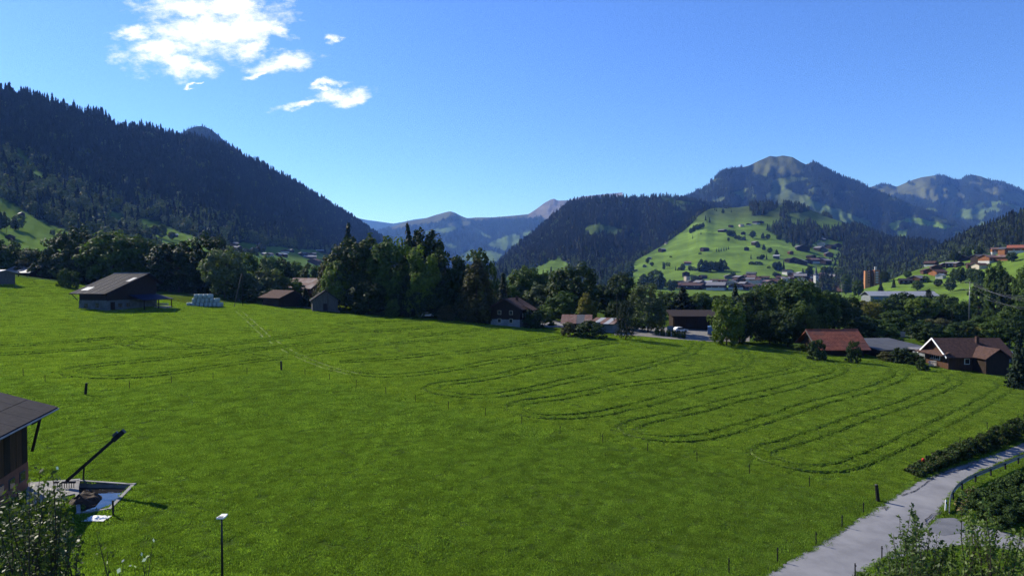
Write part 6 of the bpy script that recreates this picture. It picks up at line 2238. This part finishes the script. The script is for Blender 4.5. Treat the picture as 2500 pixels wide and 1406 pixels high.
# clipped saplings along the yard
for i, x in enumerate((1604, 1618, 1632, 1646, 1657, 1668)):
    g = hit(x, 827 - (5 - i) * 1.6)
    plant("shrub", f"small clipped sapling, {nth(i + 1)} of the row before the gravel yard", "shrub", g, 2.0, 1.2, 'column', 'leaf_mid', group="clipped saplings along the yard")

# filler woodland behind the front rows: reads as one mass
rngw = np.random.default_rng(5)
fx, fd, fh, fp = [], [], [], []
for _ in range(900):
    x = rngw.uniform(-60, 2600)
    d = rngw.uniform(262, 400)
    if 560 < x < 840 and d < 430:
        continue
    lim = float(interp([(-60, 600), (120, 612), (250, 590), (500, 612), (555, 640), (840, 620), (900, 600), (1100, 640), (1200, 690), (1400, 700), (1600, 728), (1680, 735), (1800, 725), (1840, 708), (2000, 716), (2100, 745), (2300, 745), (2600, 770)], x))
    g = on(x, d)
    h = rngw.uniform(8, 17)
    lz = g.z
    if x > 2120 or x < 420:
        for b in BVH:
            q_ = b.ray_cast(Vector((g.x, g.y, 900)), Vector((0, 0, -1)))
            if q_[0] is not None and q_[0].z > lz:
                lz = q_[0].z
        if lz > g.z + 3:
            continue
    tp = pix(g.x, d, lz + h)[1]
    if tp < lim:
        h = h - (lim - tp) / F * d
        if h < 4:
            continue
    fx.append((g.x, d, lz - .2))
    fh.append(h)
    fp.append(rngw.integers(0, 4))
MID = [bpy.data.objects.new("wood_tree", m[0]) for m in (TREE['round'][0], TREE['wide'][1], TREE['round'][2], TREE['spruce'][1])]
scatter("woodland", "dark mass of valley woodland behind the meadow-edge trees", np.array(fx), np.array(fh), MID, np.array(fp), squash=np.where(np.array(fp) == 3, .5, .85))

# trees dotted over the meadow hill
HT = [(1630, 268, 50, 'r'), (1440, 350, 62, 's'), (1485, 372, 62, 's'), (1410, 435, 60, 'r'), (1380, 440, 55, 'r'), (1345, 450, 60, 'r'), (1310, 470, 70, 'r'), (1280, 490, 60, 'r'), (1300, 548, 45, 's'), (1390, 503, 36, 's'), (1955, 545, 82, 'r'), (1935, 768, 55, 's'),
      (2075, 670, 62, 'r'), (2140, 705, 60, 'r'), (2215, 725, 58, 'r'), (2105, 772, 62, 's'), (2060, 772, 55, 'r'), (2025, 770, 34, 'b'), (985, 882, 85, 'c'), (1022, 876, 72, 'l'), (1045, 872, 66, 'l'), (1115, 892, 50, 's'), (1190, 892, 72, 'r'), (1160, 892, 40, 'b'),
      (1270, 897, 62, 'r'), (1300, 892, 45, 'b'), (1340, 895, 30, 'b'), (1390, 905, 130, 'r'), (1440, 902, 120, 'r'), (1500, 910, 116, 'r'), (1560, 907, 112, 'r'), (1605, 902, 130, 'r'), (1645, 898, 122, 'c'), (1670, 882, 42, 'b'), (805, 818, 55, 'r'), (855, 848, 48, 'r'), (1060, 752, 20, 'b'),
      (1380, 718, 24, 'b'), (1690, 578, 44, 'r'), (1700, 522, 70, 'r'), (1740, 527, 72, 'r'), (1770, 550, 50, 'r'), (1800, 560, 50, 'r'), (1870, 568, 72, 's'), (1835, 562, 42, 'b'), (2010, 644, 62, 'r'), (1560, 692, 45, 's'), (1585, 690, 48, 's'), (1610, 686, 45, 's'), (1640, 680, 46, 's'), (1665, 675, 42, 's'), (1690, 665, 38, 's'),
      (770, 955, 28, 'b'), (680, 902, 24, 'b'), (885, 1005, 60, 's'), (1740, 972, 48, 'r'), (1700, 962, 30, 'b'), (1940, 828, 36, 'b'), (1990, 828, 38, 'b'), (2030, 828, 36, 'b'), (2200, 892, 90, 'r'), (2240, 895, 100, 'r'), (2290, 888, 110, 's'), (2130, 872, 32, 'b'), (2065, 545, 60, 'r'), (2120, 555, 60, 'r'), (2240, 560, 62, 'r'), (2330, 600, 62, 'r'),
      (2400, 640, 60, 'r'), (1270, 300, 40, 's'), (1540, 240, 46, 's'), (1560, 250, 40, 's'), (1720, 262, 40, 's'), (620, 960, 90, 'r'), (560, 980, 90, 'r'), (500, 940, 90, 'r'), (440, 960, 80, 'r'), (380, 980, 80, 'r'), (300, 1000, 90, 'r'), (640, 900, 60, 'r')]
hk = {'r': 'round', 's': 'spruce', 'c': 'column', 'b': 'bush', 'l': 'loose'}
hn = {'r': "round dark tree", 's': "pointed dark conifer", 'c': "columnar dark tree", 'b': "low dark bush", 'l': "thin airy tree"}
HT.sort()
cnt = {}
for x, y, hp, k in HT:
    g = land(1400 + .224 * x, 460 + .224 * y)
    d = g.y
    h = hp * .224 / F * d
    w = h * {'r': .85, 's': .42, 'c': .42, 'b': 1.7, 'l': .5}[k]
    cnt[k] = cnt.get(k, 0) + 1
    w *= random.uniform(.75, 1.2)
    kk_ = random.choice(('round', 'egg', 'wide', 'round')) if k == 'r' else hk[k]
    plant("hill_shrub" if k == 'b' else "hill_tree", f"{hn[k]} on the meadow hill, {nth(cnt[k])} of its kind from the left", "shrub" if k == 'b' else "tree", g - Vector((0, 0, .3)), h, w, kk_, None if k == 's' else 'leaf_dark', group="single trees on the meadow hill")
# trees between the houses: village, hamlet, hillside, steep meadow
VT = [(45, 562, 38, 28, 'r'), (36, 562, 26, 18, 'r'), (128, 573, 14, 13, 'b'), (2, 565, 52, 28, 'r'), (15, 572, 40, 26, 'l'), (395, 582, 34, 24, 'r'), (378, 578, 28, 22, 'r'), (420, 585, 20, 18, 'r'), (300, 600, 44, 30, 'r'), (330, 602, 46, 34, 'r'), (355, 604, 40, 30, 'r'),
      (628, 612, 20, 12, 's'), (640, 618, 24, 18, 'r'), (622, 622, 20, 20, 'b'), (730, 612, 14, 14, 'r'), (770, 640, 10, 12, 'b'), (600, 632, 26, 24, 'r'), (580, 640, 34, 26, 'r'),
      (1975, 682, 32, 20, 'r'), (2012, 676, 26, 18, 'r'), (2024, 674, 24, 18, 'r'), (1960, 668, 14, 10, 's'), (1892, 676, 12, 12, 'r'), (1700, 690, 16, 22, 'r'), (1600, 705, 46, 40, 'r'), (1572, 712, 40, 30, 'r'), (1612, 712, 40, 26, 'r'), (1640, 712, 30, 30, 'r'),
      (1790, 676, 14, 16, 'b'), (2065, 720, 50, 26, 'r'), (2095, 726, 44, 26, 'r'), (2080, 690, 24, 26, 'r'), (2050, 682, 26, 24, 'r'), (2160, 690, 28, 22, 'r'), (2175, 682, 26, 20, 'r'), (2150, 712, 26, 20, 's'),
      (2182, 702, 24, 14, 's'), (2230, 660, 22, 22, 'r'), (2330, 690, 34, 22, 'r'), (2345, 692, 40, 26, 'r'), (2372, 690, 38, 30, 'r'), (2390, 692, 34, 24, 'r'), (2330, 640, 26, 22, 'r'), (2300, 640, 22, 22, 'r'), (2360, 634, 30, 22, 'r'), (2390, 630, 28, 22, 'r'), (2215, 680, 20, 18, 'r'), (2260, 690, 18, 20, 'b'), (2470, 640, 26, 24, 'r'), (2290, 700, 20, 18, 'r'), (2240, 710, 26, 26, 'r'), (2320, 712, 34, 26, 'r'), (2395, 720, 40, 30, 'r')]
for i, (x, y, hp, wp, k) in enumerate(sorted(VT)):
    g = land(x, y)
    h, w = hp / F * g.y, wp / F * g.y
    place = "on the steep meadow under the dark mountain" if x < 500 else "in the hamlet" if x < 820 else "among the village houses" if x < 2110 else "between the hillside chalets"
    plant("shrub" if k == 'b' else "garden_tree", f"{hn[k].replace('dark ', '')} {place}, {nth(i + 1)} counted from the left", "shrub" if k == 'b' else "tree", g - Vector((0, 0, .2)), h, w, hk[k], None if k == 's' else random.choice(('leaf_dark', 'leaf_mid', 'leaf_dark')), group="trees between the far houses")

# ------------------------------------------------------------------ hedge bank and roadside bushes
def leaf_mass(name, label, cat, centres, radii, per, size, mats, seed, kind=None, aspect=1.9, flat=.8):
    """dense bush built from overlapping leaf clumps with twigs inside"""
    rng = np.random.default_rng(seed)
    C, R = np.asarray(centres, float), np.asarray(radii, float)
    org = C.mean(0)
    e = empty(name, org, 0, label=label, cat=cat)
    k = rng.integers(0, len(C), per * len(C))
    off = unit(rng.normal(size=(len(k), 3))) * (rng.uniform(.05, 1, (len(k), 1)) ** .45)
    P = C[k] + off * R[k][:, None] * np.array((1, 1, flat)) - org
    Nn = unit(off + rng.normal(size=(len(k), 3)) * .6 + np.array((0, 0, .4)))
    sel = rng.integers(0, len(mats), len(k))
    for i, mt in enumerate(mats):
        s = sel == i
        V, Q = leaf_quads(P[s], Nn[s], size, rng, aspect)
        o = bpy.data.objects.new("foliage", np_mesh("foliage", V, Q, M[mt], False))
        COL.objects.link(o)
        o.parent = e
    mb = MB()
    for c, r in zip(C[::3], R[::3]):
        a = Vector(c - org) - Vector((0, 0, r * 1.2))
        mb.tube([a, Vector(c - org) + Vector((0, 0, r * .7))], [.03, .008], 5)
    mb.build("twigs", M['bark'], e)
    return e


def hedge_clumps(line, n, h0, h1, depth, rng, side=1):
    w = [hit(*p) for p in line]
    C, R = [], []
    for _ in range(n):
        t = rng.uniform(0, len(w) - 1.001)
        i = int(t)
        p = w[i].lerp(w[i + 1], t - i)
        f = t / (len(w) - 1)
        hh = h0 + (h1 - h0) * f
        b = rng.uniform(0, depth)
        z = rng.uniform(.15, 1) * hh * (1 - .3 * b / depth)
        C.append((p.x - b * .15 * side, p.y + b * .9 * side, p.z + z * .85))
        R.append(rng.uniform(.35, .6) * (.6 + .5 * f))
    return C, R


rngh = np.random.default_rng(17)
C_, R_ = hedge_clumps([(2250, 1168), (2300, 1148), (2360, 1124), (2430, 1100), (2500, 1074), (2600, 1030), (2700, 990)], 560, .6, 4.3, 2.4, rngh)
leaf_mass("hedge", "shaggy dark hedge on the bank between the meadow and the road", "hedge", C_, R_, 110, .15, ['leaf_dark', 'leaf_dark', 'leaf_mid', 'leaf_dark', 'leaf_copper'], 18)
for i, (ln, n, h0, h1, dp, lab, ml) in enumerate((
        ([(2350, 1235), (2400, 1205), (2470, 1178), (2560, 1145)], 230, .9, 1.4, 4.0, "dark bramble thicket below the guardrail", ['leaf_dark', 'leaf_dark', 'leaf_mid']),
        ([(2390, 1272), (2440, 1255), (2510, 1240), (2600, 1225)], 200, 1.4, 2.4, 2.6, "deep green thicket beside the side road", ['leaf_dark', 'leaf_dark', 'leaf_dark', 'leaf_mid']),
        ([(2335, 1250), (2342, 1225), (2372, 1200)], 30, .25, .5, .7, "low weeds under the curl of the guardrail", ['leaf_mid', 'dry', 'leaf_dark']))):
    C_, R_ = hedge_clumps(ln, n, h0, h1, dp, rngh, -1)
    leaf_mass("thicket", lab, "thicket", C_, R_, 130, .13, ml, 30 + i)


# ------------------------------------------------------------------ near shrubs, leaf by leaf
def near_shrub(name, label, d, centre_px, spread_px, tops, mat, seed, leaf_len=.13, nleaf=70, twist=.5, bark='bark', extra=None):
    """upright leafy shoots from one stool; TOPS are photo pixels of the shoot tips"""
    rng = np.random.default_rng(seed)
    g = on(centre_px, d)
    e = empty(name, g, 0, label=label, cat="shrub")
    mb = MB()
    P, Nn = [], []
    for (tx, ty) in tops:
        dd = d + rng.normal() * 1.1
        tp = at(tx, ty, dd) - g
        bs = Vector((tp.x * .45 + rng.normal() * .25, tp.y * .45 + rng.normal() * .25, max(-.2, tp.z - rng.uniform(3.0, 4.6))))
        md = bs.lerp(tp, .5) + Vector((rng.normal() * .12, rng.normal() * .12, 0))
        rt = Vector((0, 0, -.3))
        mb.tube([rt, bs * .5 + Vector((0, 0, bs.z * .1)), bs], [.06, .045, .03], 5, False)
        mb.tube([bs, md, tp], [.03, .018, .005], 5, False)
        axis = tp - bs
        for i in range(nleaf):
            t = rng.uniform(0.02, 1) ** .8
            c = (bs.lerp(md, t * 2) if t < .5 else md.lerp(tp, t * 2 - 1))
            side = Vector(rng.normal(size=3))
            side -= axis * (side.dot(axis) / axis.length_squared)
            side.normalize()
            ln = rng.uniform(.03, .42 * (1 - t) + .12)
            q = c + side * ln + Vector((0, 0, rng.uniform(-.05, .1)))
            if rng.uniform() < .12:
                mb.tube([c, q], [.006, .003], 3, False)
            P.append(q)
            Nn.append(np.array(side) * .5 + np.array((0, 0, .6)) + rng.normal(size=3) * twist)
    P, Nn = np.array(P), unit(np.array(Nn))
    V, Q = leaf_quads(P, Nn, leaf_len / 2.1, rng, 2.1)
    o = bpy.data.objects.new("foliage", np_mesh("foliage", V, Q, M[mat], False))
    COL.objects.link(o)
    o.parent = e
    mb.build("stems", M[bark], e, True)
    return e


def tips(n, x0, x1, prof, seed, jitter=60):
    rng = np.random.default_rng(seed)
    xs = rng.uniform(x0, x1, n)
    return [(x, float(interp(prof, x)) + abs(rng.normal()) * jitter) for x in xs]


M['leaf_near_dark'] = leafmat("leaf_near_dark", (.03, .048, .014), (.065, .085, .022), .3, .5, .18)
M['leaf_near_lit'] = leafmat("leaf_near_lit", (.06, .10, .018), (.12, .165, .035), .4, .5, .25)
M['leaf_near_mid'] = leafmat("leaf_near_mid", (.045, .08, .02), (.09, .13, .03), .35, .5, .25)
near_shrub("leafy_shrub", "dark glossy-leaved shrub before the farm barn", 19, 90, 200,
           [(100, 1140), (128, 1143), (70, 1170), (150, 1178), (40, 1190)] + tips(44, -30, 205, [(-30, 1240), (30, 1195), (100, 1170), (150, 1185), (190, 1240), (205, 1330)], 3, 55), 'leaf_near_dark', 51, .14, 95)
near_shrub("leafy_shrub", "thin flowering sprigs at the bottom edge beside the dark shrub", 18, 300, 100, [(236, 1300), (262, 1345), (300, 1375), (345, 1352), (362, 1360), (372, 1335), (330, 1390), (280, 1385)], 'leaf_near_dark', 52, .1, 16)
near_shrub("leafy_shrub", "slender green young ash in front of the road junction", 27, 2240, 200, [(2226, 1232), (2236, 1250), (2196, 1258), (2270, 1290), (2288, 1300), (2180, 1310), (2300, 1320)] + tips(30, 2140, 2320, [(2140, 1345), (2200, 1270), (2230, 1250), (2280, 1300), (2320, 1330)], 4, 45), 'leaf_near_mid', 53, .17, 90)
near_shrub("leafy_shrub", "bright green willow-leaved bush in the bottom corner", 26, 2420, 200, [(2350, 1200), (2400, 1215), (2370, 1250), (2440, 1275), (2480, 1290)] + tips(46, 2310, 2540, [(2310, 1330), (2350, 1250), (2400, 1235), (2450, 1275), (2540, 1300)], 5, 60), 'leaf_near_lit', 54, .17, 95)
near_shrub("leafy_shrub", "low green shrub at the bottom edge left of the young ash", 25, 2200, 160, tips(26, 2110, 2300, [(2110, 1378), (2160, 1350), (2220, 1345), (2300, 1360)], 6, 30), 'leaf_near_mid', 55, .16, 90)
# white petals on the sprigs
rngp = np.random.default_rng(8)
fl = empty("blossom", at(320, 1370, 17.8), 0, label="few white petals on the thin sprigs at the bottom edge", cat="blossom")
for k, (x, y) in enumerate(((346, 1352), (375, 1318), (360, 1358), (300, 1368), (318, 1380), (330, 1382), (352, 1366), (262, 1372), (140, 1142), (290, 1392))):
    c = at(x, y, 17.8 + rngp.normal() * .3) - fl.location
    V, Q = leaf_quads(np.array([c]), unit(rngp.normal(size=(1, 3)) + np.array((0, -.6, .8))), .085, rngp, 1.6)
    o = bpy.data.objects.new("petal", np_mesh("petal", V, Q, M['petal'], False))
    COL.objects.link(o)
    o.parent = fl
